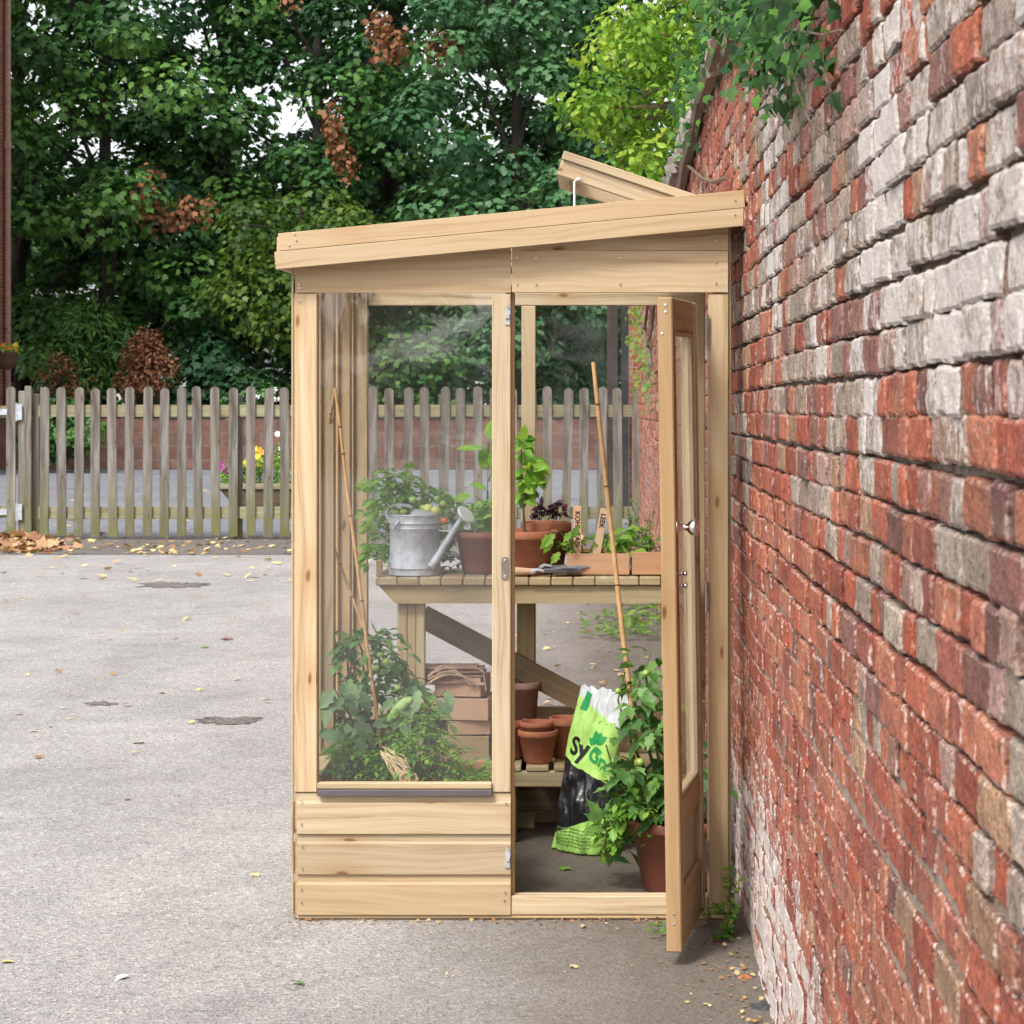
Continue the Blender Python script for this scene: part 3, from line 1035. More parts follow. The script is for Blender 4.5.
def flower_clump(label, px0, px1, ptop, mats, Y=YT, n=260, lf='bright_leaf', nfl=10, cat='flowers'):
    zc0 = zt - 0.03
    c = ((wx(px0, Y) + wx(px1, Y)) / 2, Y, zc0)
    root = thing('flowering_plant', label, cat, c, 'bedding plants in the trough')
    h = wz(ptop, Y) - zc0
    w = (wx(px1, Y) - wx(px0, Y)) / 2
    L = Leaves()
    for _ in range(5):
        L.clump((c[0] + random.uniform(-.6, .6) * w, Y + random.uniform(-.12, .12), zc0 + h * random.uniform(.2, .7)), (w * .6, .15, h * .35), n // 5, 0.07, 0.5, 0.1, 0.55)
    L.build('foliage', T_NARROW, lf, root)
    MBo = MB()
    for i in range(9):
        a = Vector((c[0] + random.uniform(-.7, .7) * w, Y + random.uniform(-.1, .1), zc0))
        MBo.tube([a, a + Vector((random.uniform(-.04, .04), 0, h * random.uniform(.6, .9)))], 0.004, 5)
    MBo.build('stem', 'stem', root)
    for m in mats:
        P = [(c[0] + random.uniform(-.85, .85) * w, Y - random.uniform(0, .2), zc0 + h * random.uniform(.55, 1.05)) for _ in range(nfl)]
        for p in P:
            Lf = Leaves()
            for k in range(7):
                a = k * 0.9
                Lf.add(p, (math.cos(a), -0.4, math.sin(a)), (0, -1, 0.3), 0.045, 0.5)
            Lf.build('bloom', T_OVATE, m, root)


flower_clump('purple flowers at the left end of the wooden trough', 219, 232, 462, ['petal_purple'], nfl=6)
flower_clump('yellow green plant with pink flowers in the trough', 234, 250, 455, ['petal_pink', 'petal_yellow'], nfl=5, lf='lime_leaf')
flower_clump('orange flowered plant in the middle of the trough', 252, 268, 450, ['petal_orange', 'petal_yellow'], nfl=8)
flower_clump('tall pale green plant beside the orange flowers in the trough', 270, 290, 436, ['petal_white'], nfl=5, n=420, lf='bright_leaf')
flower_clump('low green plant at the hidden right end of the trough', 292, 330, 455, ['petal_white'], nfl=3)


def shrub(name, label, px, py0, py1, hw, Y, mat, tm, lsize, n, cl, base=0.5, group=None, stem_m='bark'):
    X = wx(px, Y)
    z1, z0 = wz(py0, Y), max(0.05, wz(py1, Y))
    root = thing(name, label, 'shrub', (X, Y, 0), group)
    L = Leaves()
    MBo = MB()
    w = hw * Y / F
    for i in range(cl):
        f = (i + 0.5) / cl
        zz = z0 + (z1 - z0) * (0.12 + 0.80 * f)
        rr = w * (0.35 + 0.65 * math.sqrt(max(0.05, 1 - (2 * f - 0.8) ** 2)))
        c = (X + random.uniform(-.65, .65) * rr, Y + random.uniform(-.5, .4) * rr, zz)
        L.clump(c, (rr * .55, rr * .55, (z1 - z0) * .17), n // cl, lsize, 0.6, 0.25, base + random.uniform(-.2, .2))
        MBo.tube([(X, Y, 0), (X + (c[0] - X) * .4, Y + (c[1] - Y) * .4, zz * .5), c], [0.03, 0.02, 0.006], 6)
    L.build('foliage', tm, mat, root)
    MBo.build('stem', stem_m, root)
    return root


shrub('laurel_bush', 'dark green bush behind the left end of the picket fence', 62, 398, 462, 42, 42.5, 'tree_leaf', T_OVATE, 0.13, 1800, 14, 0.6)
shrub('hydrangea_bush', 'dark bush dotted with white flower heads above the garden wall', 258, 372, 425, 40, 46.5, 'tree_leaf', T_OVATE, 0.14, 1500, 12, 0.35)
sb = [o for o in COL.objects if o.name.startswith('hydrangea')][0]
for q in ((257, 396), (274, 390), (277, 399)):
    p = at(q[0], q[1], 45.4)
    Lf = Leaves()
    Lf.clump(p, (0.05, 0.04, 0.05), 30, 0.05, 0.4, 0.1, 0.5)
    Lf.build('flower_head', T_OVATE, 'petal_white', sb)
shrub('dead_conifer', 'brown dead bush rising behind the fence left of the greenhouse', 146, 331, 400, 31, 46.0, 'dead_leaf', T_OVATE, 0.085, 2300, 24, 0.5, stem_m='bark')
shrub('dead_conifer', 'low spread of brown dead twigs left of the taller brown bush', 62, 352, 405, 34, 46.3, 'dead_leaf', T_OVATE, 0.08, 520, 12, 0.5)
shrub('evergreen_bush', 'feathery green evergreen bush behind the fence and left of the brown bush', 95, 305, 420, 66, 47.5, 'tree_leaf', T_NARROW, 0.20, 3600, 20, 0.72)
shrub('evergreen_bush', 'dark round bush behind the fence and right of the brown bush', 205, 330, 430, 55, 47.8, 'tree_leaf_blue', T_MAPLE, 0.17, 2600, 16, 0.35)
shrub('evergreen_bush', 'leafy green bush seen through the left window pane above the fence', 420, 320, 430, 70, 47.0, 'tree_leaf', T_MAPLE, 0.17, 3000, 18, 0.55)
shrub('evergreen_bush', 'dark green drooping evergreen seen through the open doorway', 575, 300, 425, 36, 48.5, 'tree_leaf_blue', T_NARROW, 0.26, 2600, 18, 0.5)

# dark posts beyond the fence, by the wall end
for a, b, lab, nm, mt in ((607, 618, 'dark brown timber post beyond the fence seen through the doorway', 'timber_post', 'dark_timber'),
                          (621, 630.5, 'black post next to the brick pier beyond the fence', 'timber_post', 'black_plastic')):
    Y = 30.0
    root = thing(nm, lab, 'post', (wx((a + b) / 2, Y), Y + 0.06, 0))
    MBo = MB()
    MBo.b2((wx(a, Y), Y, 0), (wx(b, Y), Y + 0.13, 3.2), bev=0.006, axis=2)
    MBo.build('post', mt, root)
    MBo = MB()
    MBo.b2((wx(a, Y) - 0.02, Y - 0.02, 3.202), (wx(b, Y) + 0.02, Y + 0.15, 3.26), bev=0.01)
    MBo.build('cap', mt, root)

# ------------------------------------------------------------------ corner of the brick house on the far left
YH = 40.0
hx = wx(7, YH + 6)
house = thing('brick_house', 'red brick building whose corner shows at the left edge of the picture', 'building', (hx - 2.5, YH + 3, 0))
MBo = MB()
MBo.b2((hx - 5, YH, 0.9), (hx, YH + 6, 9.6), bev=0.0, axis='brick')
MBo.build('wall', 'house_brick', house)
MBo = MB()
MBo.b2((hx - 5.02, YH - 0.03, 0), (hx + 0.03, YH + 6.03, 0.9), bev=0.0, axis='brick')
MBo.build('plinth', 'sandstone', house)
MBo = MB()
MBo.b2((hx - 5.2, YH - 0.2, 9.6), (hx + 0.2, YH + 6.2, 9.8), bev=0.01)
MBo.prism([(hx - 5.2, 9.801), (hx + 0.2, 9.801), (hx - 2.5, 11.8)], YH - 0.2, YH + 6.2)
MBo.build('roof', 'slate', house)
YP_ = YH + 5.7
MBo = MB()
MBo.tube([(hx + .09, YP_, 0.2), (hx + .09, YP_, 9.55)], 0.06, 12)
MBo.lathe([(0.08, 0), (0.085, 0.05), (0.08, 0.16)], (hx + .09, YP_, wz(149, YP_)), 12)
dp = MBo.build('downpipe', 'old_pot', house)
YK = YH + 4.6
KX = wx(6, YK)
hb = thing('hanging_basket', 'rustic brown hanging basket of bright flowers on the brick building', 'hanging basket', (KX, YK, wz(368, YK)))
MBo = MB()
cz = wz(370, YK)
MBo.lathe([(0, 0), (0.11, 0.01), (0.20, 0.12), (0.27, 0.33), (0.28, 0.36), (0.255, 0.36), (0.22, 0.30), (0, 0.28)], (KX, YK, cz), 20)
MBo.build('basket', 'basket', hb)
MBo = MB()
MBo.tube([(hx + .01, YK, cz + 0.75), (hx + .2, YK, cz + 0.84), (KX, YK, cz + 0.8)], 0.012, 6)
for k in range(3):
    a = k * 2.1
    MBo.tube([(KX, YK, cz + 0.8), (KX + 0.26 * math.cos(a), YK + 0.26 * math.sin(a), cz + 0.35)], 0.005, 5)
MBo.build('bracket', 'twig', hb)
L = Leaves()
L.clump((KX, YK, cz + 0.40), (0.30, 0.28, 0.10), 220, 0.085, 0.6, 0.3, 0.6)
L.build('foliage', T_OVATE, 'bright_leaf', hb)
for m in ('petal_orange', 'petal_pink', 'petal_yellow'):
    for _ in range(6):
        L = Leaves()
        p = (KX + random.uniform(-.27, .27), YK - random.uniform(.05, .25), cz + random.uniform(.38, .5))
        for k in range(7):
            L.add(p, (math.cos(k * .9), -.4, math.sin(k * .9)), (0, -1, .3), .05, .5)
        L.build('bloom', T_OVATE, m, hb)


# ------------------------------------------------------------------ trees
def tree(name, label, px, Y, h, spread, ncl, per, lsize, mat, zmin, trunk_r, lean=(0, 0), dead=(), base=0.5, tm=T_MAPLE, holes=(), flat=0.55):
    X = wx(px, Y)
    root = thing(name, label, 'tree', (X, Y, 0), 'trees behind the garden')
    MBo = MB()
    n_ = 9
    pts = [Vector((X + lean[0] * (i / n_) ** 1.2 + noise.noise(Vector((px, i * .6, 0))) * .22, Y + lean[1] * i / n_ + noise.noise(Vector((0, i * .6, px))) * .2, h * i / n_)) for i in range(n_ + 1)]
    MBo.tube(pts, [trunk_r * (1.25 if i == 0 else 1.0) * (1 - 0.085 * i) for i in range(n_ + 1)], 12)
    L = Leaves()
    limbs = 0
    for i in range(ncl):
        z = zmin + (h - zmin) * ((i + random.random()) / ncl)
        f = (z - zmin) / (h - zmin)
        env = spread * (0.62 + 0.5 * math.sin(math.pi * min(1, 0.12 + f * 0.8)))
        a = random.uniform(0, 2 * math.pi)
        r = env * math.sqrt(random.uniform(0.08, 1))
        ti = min(n_, f * n_)
        tp = pts[int(z / h * n_)] if z < h else pts[-1]
        c = Vector((tp.x + r * math.cos(a), tp.y + r * math.sin(a) * 0.8, z))
        s = random.uniform(0.55, 1.15)
        # the cluster is dropped where the photograph shows open sky between the crowns
        pxy = (VX + F * c.x / c.y, VY - F * (c.z - CH) / c.y)
        if any(((pxy[0] - q[0]) / q[2]) ** 2 + ((pxy[1] - q[1]) / q[3]) ** 2 < 1 for q in holes):
            continue
        L.clump(c, (s * 1.05, s * 1.0, s * flat), int(per * 1.75), lsize * .76, 0.75, 0.45, base + random.uniform(-.3, .3), 0.13, 0.4)
        if limbs < 26 and i % 3 == 0:
            limbs += 1
            lo = pts[max(1, int(z / h * n_) - 1)]
            midp = (lo + c) / 2 + Vector((0, 0, 0.3))
            MBo.tube([lo, midp, c], [trunk_r * .32, trunk_r * .2, 0.02], 6)
    MBo.build('trunk', 'bark', root)
    L.build('crown', tm, mat, root)
    if dead:
        D = Leaves()
        for (qx, qy, qw, qh, qY, n) in dead:
            c = at(qx, qy, qY)
            for _ in range(max(1, n // 40)):
                cc = c + Vector((random.uniform(-1, 1) * qw, random.uniform(-.3, .3), random.uniform(-1, 1) * qh)) * (qY / F)
                D.clump(cc, (.30, .30, .36), 34, lsize * 0.55, 0.2, 1.4, 0.5, 0.25, 0.2)
        D.build('withered_leaves', tm, 'dead_leaf', root)
    return root


HOLES = [(500, 120, 22, 9), (486, 98, 9, 16), (540, 112, 12, 10), (436, 104, 14, 18), (462, 66, 8, 9), (466, 20, 20, 7), (205, 55, 8, 20), (330, 40, 10, 26)]
tree('sycamore_tree', 'broad dark sycamore at the far left beside the brick building', 20, 50, 12.0, 3.0, 60, 130, 0.22, 'tree_leaf', 2.2, 0.22, base=0.55)
tree('sycamore_tree', 'sycamore with bright upper leaves standing above the left part of the fence', 105, 49, 12.5, 2.9, 66, 135, 0.22, 'tree_leaf', 2.0, 0.20, base=0.66,
     dead=[(165, 215, 26, 8, 47.2, 260), (150, 185, 8, 14, 47.2, 110), (205, 212, 8, 6, 47.2, 70)])
tree('sycamore_tree', 'dark blue green sycamore behind the left eaves of the greenhouse', 225, 51, 13.0, 3.0, 66, 130, 0.21, 'tree_leaf_blue', 1.9, 0.24, base=0.42)
tree('sycamore_tree', 'sycamore with hanging brown dead leaf bunches above the greenhouse roof', 318, 50, 12.5, 2.5, 56, 130, 0.21, 'tree_leaf', 2.2, 0.20, base=0.5, holes=HOLES,
     dead=[(335, 122, 5, 10, 47.3, 130), (342, 160, 6, 16, 47.3, 170), (376, 16, 6, 18, 47.0, 150), (392, 45, 14, 10, 47.0, 220), (448, 48, 18, 8, 47.0, 240), (290, 4, 4, 8, 47, 60)])
tree('sycamore_tree', 'slim trunked tree with open crown against the white sky gap', 393, 52, 13.0, 2.3, 44, 120, 0.20, 'tree_leaf_blue', 2.0, 0.27, base=0.42, holes=HOLES)
tree('sycamore_tree', 'tree with layered dark green sprays directly behind the raised roof vent', 515, 48, 11.0, 2.5, 62, 135, 0.21, 'tree_leaf_blue', 2.2, 0.2, base=0.62, holes=HOLES)
tree('sycamore_tree', 'thick leaning old tree with ridged trunk seen through the doorway', 545, 50, 12.5, 2.5, 50, 120, 0.21, 'tree_leaf', 4.2, 0.46, lean=(1.6, 0), base=0.4, holes=HOLES)
tree('sycamore_tree', 'dark tree partly hidden behind the lime green tree and the wall', 640, 53, 13.0, 3.0, 54, 120, 0.21, 'tree_leaf', 2.0, 0.22, base=0.4, holes=HOLES)
tree('sycamore_tree', 'bright green tree low in the gap over the left slope of the roof', 300, 46.8, 5.2, 1.6, 30, 120, 0.17, 'tree_leaf_warm', 2.6, 0.09, base=0.55)

# the wood further off, one mass
L = Leaves()
for i in range(430):
    c = (random.uniform(-24, 8), random.uniform(57, 66), random.uniform(0.4, 7.5) if i % 5 else random.uniform(6, 13))
    pxy = (VX + F * c[0] / c[1], VY - F * (c[2] - CH) / c[1])
    if any(((pxy[0] - q[0]) / (q[2] * 1.1)) ** 2 + ((pxy[1] - q[1]) / (q[3] * 1.1)) ** 2 < 1 for q in HOLES):
        continue
    L.clump(c, (1.6, 1.2, 0.9), 75, 0.34, 0.7, 0.4, 0.35, 0.2, 0.3)
wood_ = L.build('woodland', T_MAPLE, 'tree_leaf')
tag(wood_, 'dark mass of woodland filling the distance behind the trees', 'woodland', None, 'stuff')

# lime green small-leaved tree leaning over the wall
Y = 17.0
X0 = 1.75
lt = thing('lime_tree', 'yellow green small leaved tree leaning over the brick wall', 'tree', (X0, Y, 0))
MBo = MB()
MBo.tube([(X0, Y, 0), (X0 - .1, Y, 1.6), (X0 - .35, Y + .1, 2.9), (X0 - .7, Y, 3.8), (X0 - 1.0, Y, 4.8)], [0.11, 0.10, 0.08, 0.06, 0.02], 10)
L = Leaves()
cl = []
def lime_edge(qy):
    t = [(-80, 628), (0, 608), (50, 574), (100, 552), (125, 566), (150, 594), (190, 645)]
    for (a, xa_), (b, xb_) in zip(t[:-1], t[1:]):
        if a <= qy <= b:
            return xa_ + (xb_ - xa_) * (qy - a) / (b - a)
    return 700


while len(cl) < 128:
    p = (random.uniform(560, 745), random.uniform(-70, 182))
    if p[0] > lime_edge(p[1]) + 8 + abs(random.gauss(0, 10)):
        cl.append(p)
for (qx, qy) in cl:
    YY = Y + random.uniform(-.5, .9)
    c = at(qx, qy, YY)
    L.clump(c, (.19, .22, .14), 58, 0.068, 0.6, 0.5, 0.5 + random.uniform(-.2, .25), 0.22, 0.2)
for i in range(26):
    qx, qy = random.choice(cl)
    c = at(qx, qy, Y + random.uniform(-.3, .4))
    s = Vector((X0 - .5, Y, 3.2 + random.uniform(0, 1.0)))
    MBo.tube([s, (s + c) / 2 + Vector((0, 0, .12)), c], [0.03, 0.018, 0.006], 6)
MBo.build('trunk', 'vine_bark', lt)
L.build('crown', T_OVATE, 'lime_leaf', lt)

# ivy hanging over the wall top
def ivy(label, pts, Yc, n_each, size, base=0.5, stems=(), r=(.09, .05, .08), mat='ivy_leaf', lift=0):
    root = thing('ivy', label, 'ivy', (xw(Yc) + .05, Yc, WALL_TOP))
    L = Leaves()
    for (qx, qy, k) in pts:
        # the leaf sits just in front of the wall face at the depth where the ray to it meets the wall
        ratio = (qx - VX) / F
        YY = 0.48 / ratio if ratio > 0.004 else Yc
        YY = min(max(YY, 3.0), 24)
        c = Vector((0.47 - .02, YY, CH - (qy - lift - VY) * YY / F))
        for i in range(int(n_each * k)):
            p = c + Vector((random.gauss(-.03, .05), random.gauss(0, r[1] * 3), random.gauss(0, r[2])))
            p.x = min(p.x, xw(p.y) - 0.02) if p.z < WALL_TOP + .05 else p.x
            L.add(p, (random.uniform(-.6, .3), random.uniform(-.9, .5), random.uniform(-1.1, .1)),
                  (-.7 + random.gauss(0, .4), -.6 + random.gauss(0, .4), .55 + random.gauss(0, .4)), size * random.uniform(.55, 1.15), base + random.gauss(0, .25))
    L.build('foliage', T_IVY, mat, root)
    MBo = MB()
    for s, rad in stems:
        P = []
        for qx, qy in s:
            YY = 0.475 / ((qx - VX) / F)
            P.append(Vector((0.462, YY, CH - (qy - VY) * YY / F)))
        MBo.tube(P, rad, 6)
    if stems:
        MBo.build('stem', 'vine_bark', root)
    return root


ivy('dark green ivy hanging over the wall at the top of the picture',
    [(745, -8, 1), (765, 5, 1.2), (790, 8, 1.3), (735, 18, .8), (760, 25, 1.2), (785, 30, 1.3), (805, 28, 1.0), (820, 10, .7), (775, 48, 1.1), (795, 55, 1.1), (812, 60, .7), (790, 80, .9), (795, 100, .6), (797, 118, .35),
     (835, 30, .3), (845, 5, .3), (828, 78, .25), (835, 92, .15), (790, -25, 1.5), (760, -30, 1.5), (815, -25, 1.2)],
    6.3, 44, 0.040, 0.45,
    stems=[([(760, -20), (775, 30), (790, 80), (797, 118)], 0.004), ([(775, 10), (800, 45), (830, 70), (838, 92)], 0.003), ([(800, 30), (830, 35), (848, 30)], 0.003), ([(797, 70), (815, 120), (835, 137)], 0.0025)], r=(.09, .04, .032), lift=16)
ivy('twisting bare brown vine with green ivy leaves along the crest of the wall',
    [(722, 35, 1.3), (712, 60, 1.5), (703, 85, 1.6), (718, 50, 1), (700, 110, 1.2), (690, 130, .8), (708, 70, 1.2), (735, 15, 1.2), (716, 100, .5)],
    10.5, 15, 0.050, 0.6,
    stems=[([(684, 190), (690, 160), (697, 135), (703, 105), (714, 78), (722, 52), (727, 35)], [.028, .036, .03, .03, .036, .04, .036]),
           ([(690, 165), (705, 178), (716, 182), (730, 178)], 0.008)], r=(.09, .09, .09))
ivy('pale dry creeper with a few green leaves on the far part of the wall', [(640, 330, 1), (648, 350, 1.6), (652, 370, 1.6), (645, 315, 1.5), (655, 385, .8), (640, 318, 1)],
    20.0, 24, 0.055, 0.7, stems=[([(650, 300), (646, 330), (652, 365)], 0.02), ([(656, 300), (653, 330), (648, 350)], 0.015)], r=(.09, .12, .12), mat='weed_leaf')

# trees standing behind the viewpoint, mirrored in the front window
L = Leaves()
for i in range(900):
    xx = random.uniform(-13, 9)
    low = 1.50 + 0.54 * (xx + 5.1) + 0.22 * noise.noise(Vector((xx * .9, 1.3, 0)))
    low = max(.7, min(low, 4.6))
    if i % 2:
        zz = random.uniform(.1, low - .2)
    else:
        zz = low + .85 + 6.0 * random.random() ** 1.6
    L.clump((xx, random.uniform(-34, -31), zz), (.65, .6, .22), 26, 0.26, 0.7, 0.4, 0.4, 0.2, 0.3)
tag(L.build('woodland', T_MAPLE, 'tree_leaf'), 'dark line of trees behind the viewer mirrored in the front window', 'woodland', None, 'stuff')
# ================================================================== THE GREENHOUSE
XL, XR = wx(293, YF), wx(731, YF)
gh = thing('greenhouse', 'pale timber lean-to greenhouse with its door open against the brick wall', 'greenhouse', ((XL + XR) / 2, (YF + YR) / 2, 0))


def part(name, mat='pine', parent=None, smooth=False, mb=None):
    return mb.build(name, mat, parent or gh, smooth=smooth)


def shiplap(mb, a, b, z0, z1, n, face, inward):
    """n boards between z0 and z1 along a-b (2D), face = outer offset"""
    a, b = Vector(a), Vector(b)
    d = (b - a)
    L = d.length
    d.normalize()
    h = (z1 - z0) / n
    for i in range(n):
        zb = z0 + h * i + 0.0015
        zt = z0 + h * (i + 1)
        poly = [(0.0, zb), (0.0, zb + h * 0.74), (0.009, zb + h * 0.80), (0.010, zt), (0.022, zt), (0.022, zb)]
        t = bmesh.new()
        A = [t.verts.new((0, o, z)) for o, z in poly]
        B = [t.verts.new((L, o, z)) for o, z in poly]
        t.faces.new(A)
        t.faces.new(B[::-1])
        k = len(poly)
        for j in range(k):
            t.faces.new((A[j], B[j], B[(j + 1) % k], A[(j + 1) % k]))
        bmesh.ops.recalc_face_normals(t, faces=list(t.faces))
        M = Matrix(((d.x, inward[0], 0, a.x), (d.y, inward[1], 0, a.y), (0, 0, 1, 0), (0, 0, 0, 1)))
        mb.merge(t, M, 0)


def corner_nails(spots, Y, r=0.0028):
    for qx, qy in spots:
        p = at(qx, qy, Y)
        mb = MB()
        mb.lathe([(0, -0.002), (r, -0.0015), (r, 0.004), (0, 0.004)], p, 8, Matrix.Rotation(R(90), 4, 'X'))
        mb.build('nail', 'steel', gh)


zsk = wz(915.3, YF)                                       # top of the skid beam
zcl = wz(793.5, YF)                                       # top of the cladding
# --- skids
m = MB()
m.b2((wx(296, YF), YF + .004, 0.003), (XR, YF + .06, zsk), axis=0, bev=.004)
m.b2((XL + .008, YF + .064, 0.003), (XL + .055, YR - .064, zsk), axis=1)
m.b2((XR - .055, YF + .064, 0.003), (XR - .008, YR - .064, zsk), axis=1)
m.b2((XL + .006, YR - .06, 0.003), (XR, YR - .004, zsk), axis=0)
part('base_frame', mb=m)
# --- cladding
m = MB()
shiplap(m, (wx(297, YF), YF - .004), (wx(510.6, YF), YF - .004), zsk + .001, zcl, 3, 0, (0, 1))
part('cladding', mb=m)
m = MB()
shiplap(m, (XR - .02, YR + .004), (XL + .02, YR + .004), zsk + .001, wz(719, YR), 3, 0, (0, -1))
part('cladding', mb=m)
m = MB()
shiplap(m, (XL - .003, YR - .01), (XL - .003, YF + .006), zsk + .001, zcl, 3, 0, (1, 0))
part('cladding', mb=m)
# --- door sill
m = MB()
m.fb(511.2, 896, 708, 915, YF, .055, axis=0)
part('door_sill', mb=m)
# --- front posts
zt_roof = wz(262, YF)
m = MB(); m.fb(294, 293.4, 317, 792.5, YF, .068, axis=2); part('corner_post', mb=m)
m = MB(); m.b2((XL + .004, YF + .024, zcl), (XL + .068, YF + .066, wz(250, YF)), axis=2); m.b2((XL + .021, YF + .024, zsk + .001), (XL + .068, YF + .066, zcl - .002), axis=2); part('stud', mb=m)
m = MB(); m.fb(492, 293.8, 510.8, 792.5, YF - .001, .024, axis=2); part('middle_post', mb=m)
m = MB(); m.b2((wx(505, YF), YF + .0245, zsk), (wx(514.3, YF), YF + .075, wz(292, YF)), axis=2); part('door_jamb', 'pine_orange', mb=m)
m = MB(); m.fb(708.5, 294, 728.6, 913, YF, .07, axis=2); part('corner_post', mb=m)
m = MB(); m.b2((wx(728.9, YF), YF + .012, 0.02), (wx(731.3, YF), YF + .075, wz(226, YF)), axis=2); part('corner_trim', 'bench_wood', mb=m)
m = MB(); m.b2((XL - .005, YF - .002, zsk), (XL + .0025, YF + .004, wz(268, YF)), axis=2); part('corner_trim', 'pine_orange', mb=m)
# --- header boards under the sloping barge board
m = MB()
zx = lambda qx, qy: (wx(qx, YF), wz(qy, YF))
m.prism([zx(296.5, 292.6), zx(511, 292.6), zx(511, 238), zx(296.5, 257)], YF - .003, YF + .02, axis=0)
m.prism([zx(512, 292.2), zx(727.8, 292.2), zx(727.8, 251), zx(512, 251)], YF - .006, YF + .02, axis=0)
m.prism([zx(512, 250.4), zx(727.8, 250.4), zx(727.8, 215), zx(512, 238)], YF - .003, YF + .02, axis=0)
part('header_board', mb=m)
m = MB()
m.b2((XL + .07, YF + .021, wz(292, YF)), (XR - .08, YF + .066, wz(285, YF)), axis=0)
part('top_rail', mb=m)
# --- front window
m = MB(); m.fb(317, 293, 492, 786, YF + .026, .003, bev=0)
pane = part('window_pane', 'glazing', mb=m)
m = MB(); m.fb(317.2, 783, 491.8, 789.2, YF - .012, .034, axis=0); part('glazing_bead', mb=m)
m = MB(); m.fb(317, 790, 492, 796.5, YF - .02, .016, axis=0, bev=.002); part('drip_strip', 'flashing', mb=m)
# --- left side: posts, studs, panes
for Yc in (8.21, 8.76):
    m = MB(); m.b2((XL + .021, Yc - .03, zsk + .001), (XL + .075, Yc + .03, wz(262, YF)), axis=2); part('stud', mb=m)
m = MB(); m.b2((XL + .021, YR - .07, zsk + .001), (XL + .085, YR - .022, wz(262, YF)), axis=2); part('corner_post', mb=m)
m = MB(); m.b2((XL + .02, YF + .07, wz(262, YF) + .002), (XL + .075, YR - .02, wz(262, YF) + .05), axis=1); part('wall_plate', mb=m)
m = MB(); m.b2((XL + .022, YF + .07, zcl + .002), (XL + .075, YR - .072, zcl + .04), axis=1, bev=.004)
part('window_rail', mb=m)
m = MB(); m.b2((XL + .012, YF + .03, zcl), (XL + .015, YR - .03, wz(262, YF)), bev=0); part('side_pane', 'clear_pane', mb=m)
for Ya, Yb in ((YF + .07, 8.178), (8.242, 8.728), (8.792, YR - .072)):
    m = MB()
    for yy in (Ya + .010, Yb - .010):
        m.b2((XL + .017, yy - .008, zcl + .045), (XL + .033, yy + .008, wz(270, YF)), axis=2)
    part('glazing_bead', mb=m)
# --- rear wall
zr0, zr1 = wz(718, YR), wz(705, YR)
zq0, zq1 = wz(306, YR), wz(290, YR)
m = MB(); m.b2((XL + .087, YR - .06, zr0), (XR - .042, YR - .02, zr1), axis=0); part('window_rail', mb=m)
m = MB(); m.b2((XL + .087, YR - .06, zq0), (XR - .042, YR - .02, zq1 + .06), axis=0); part('top_rail', mb=m)
m = MB(); m.b2((wx(522, YR), YR - .06, zr1 + .001), (wx(536, YR), YR - .02, zq0 - .001), axis=2); part('stud', mb=m)
m = MB(); m.b2((XR - .040, YR - .07, zsk + .001), (XR - .006, YR - .022, wz(240, YF)), axis=2); part('corner_post', mb=m)
m = MB(); m.b2((XR - .04, YF + .08, wz(238, YF)), (XR - .012, YR - .02, wz(238, YF) + .06), axis=1); part('wall_plate', mb=m)
m = MB(); m.b2((XL + .05, YR - .018, zr0), (XR - .03, YR - .015, zq1), bev=0); part('rear_pane', 'clear_pane', mb=m)
m = MB()
m.prism([(XL + .02, zq1 + .065), (XR - .01, zq1 + .065), (XR - .01, wz(222, YF)), (XL + .02, wz(256, YF))], YR - .02, YR + .002, axis=0)
part('header_board', mb=m)
# --- roof
YB = 7.575


def zroof(x, dz=0.0):
    """centre line of the barge board at world x"""
    xa, xb = wx(277, YB), wx(744, YB)
    za, zb = wz(251.5, YB), wz(208, YB)
    return za + (zb - za) * (x - xa) / (xb - xa) + dz


xa, xb = wx(275, YB), wx(744.5, YB)
m = MB()
sl = math.atan2(zroof(xb) - zroof(xa), xb - xa)
hw_ = 0.0567
m.bar((xa, YB + .011, zroof(xa, -0.029)), (xb, YB + .011, zroof(xb, -0.029)), hw_, .024, bev=.0012)
m.bar((xa + .012, YB + .012, zroof(xa + .012, 0.0295)), (xb, YB + .012, zroof(xb, 0.0295)), hw_, .024, bev=.0012)
part('barge_board', mb=m)
m = MB()
m.bar((xa, YR + .07, zroof(xa, 0)), (xb - .03, YR + .07, zroof(xb - .03, 0)), .115, .024)
part('barge_board', mb=m)
m = MB()
m.b2((xa + .002, YB + .026, zroof(xa) - .055), (xa + .024, YR + .056, zroof(xa) + .05), axis=1)
part('fascia', mb=m)
for Yc in (7.70, 8.21, 8.76, YR - .05):
    m = MB()
    m.bar((XL + .02, Yc, zroof(XL + .02, -.01)), (XR + .02, Yc, zroof(XR + .02, -.01)), .06, .045)
    part('rafter', mb=m)
m = MB()
m.bar((xa + .03, (YB + YR) / 2 + .05, zroof(xa + .03, .026)), (XR - .26, (YB + YR) / 2 + .05, zroof(XR - .26, .026)), .004, YR - YB + .02, bev=0)
part('roof_pane', 'clear_pane', mb=m)
m = MB()
m.bar((XR - .255, (YB + YR) / 2 + .05, zroof(XR - .255, .036)), (XR + .03, (YB + YR) / 2 + .05, zroof(XR + .03, .036)), .018, YR - YB + .02, bev=0)
part('roof_board', mb=m)
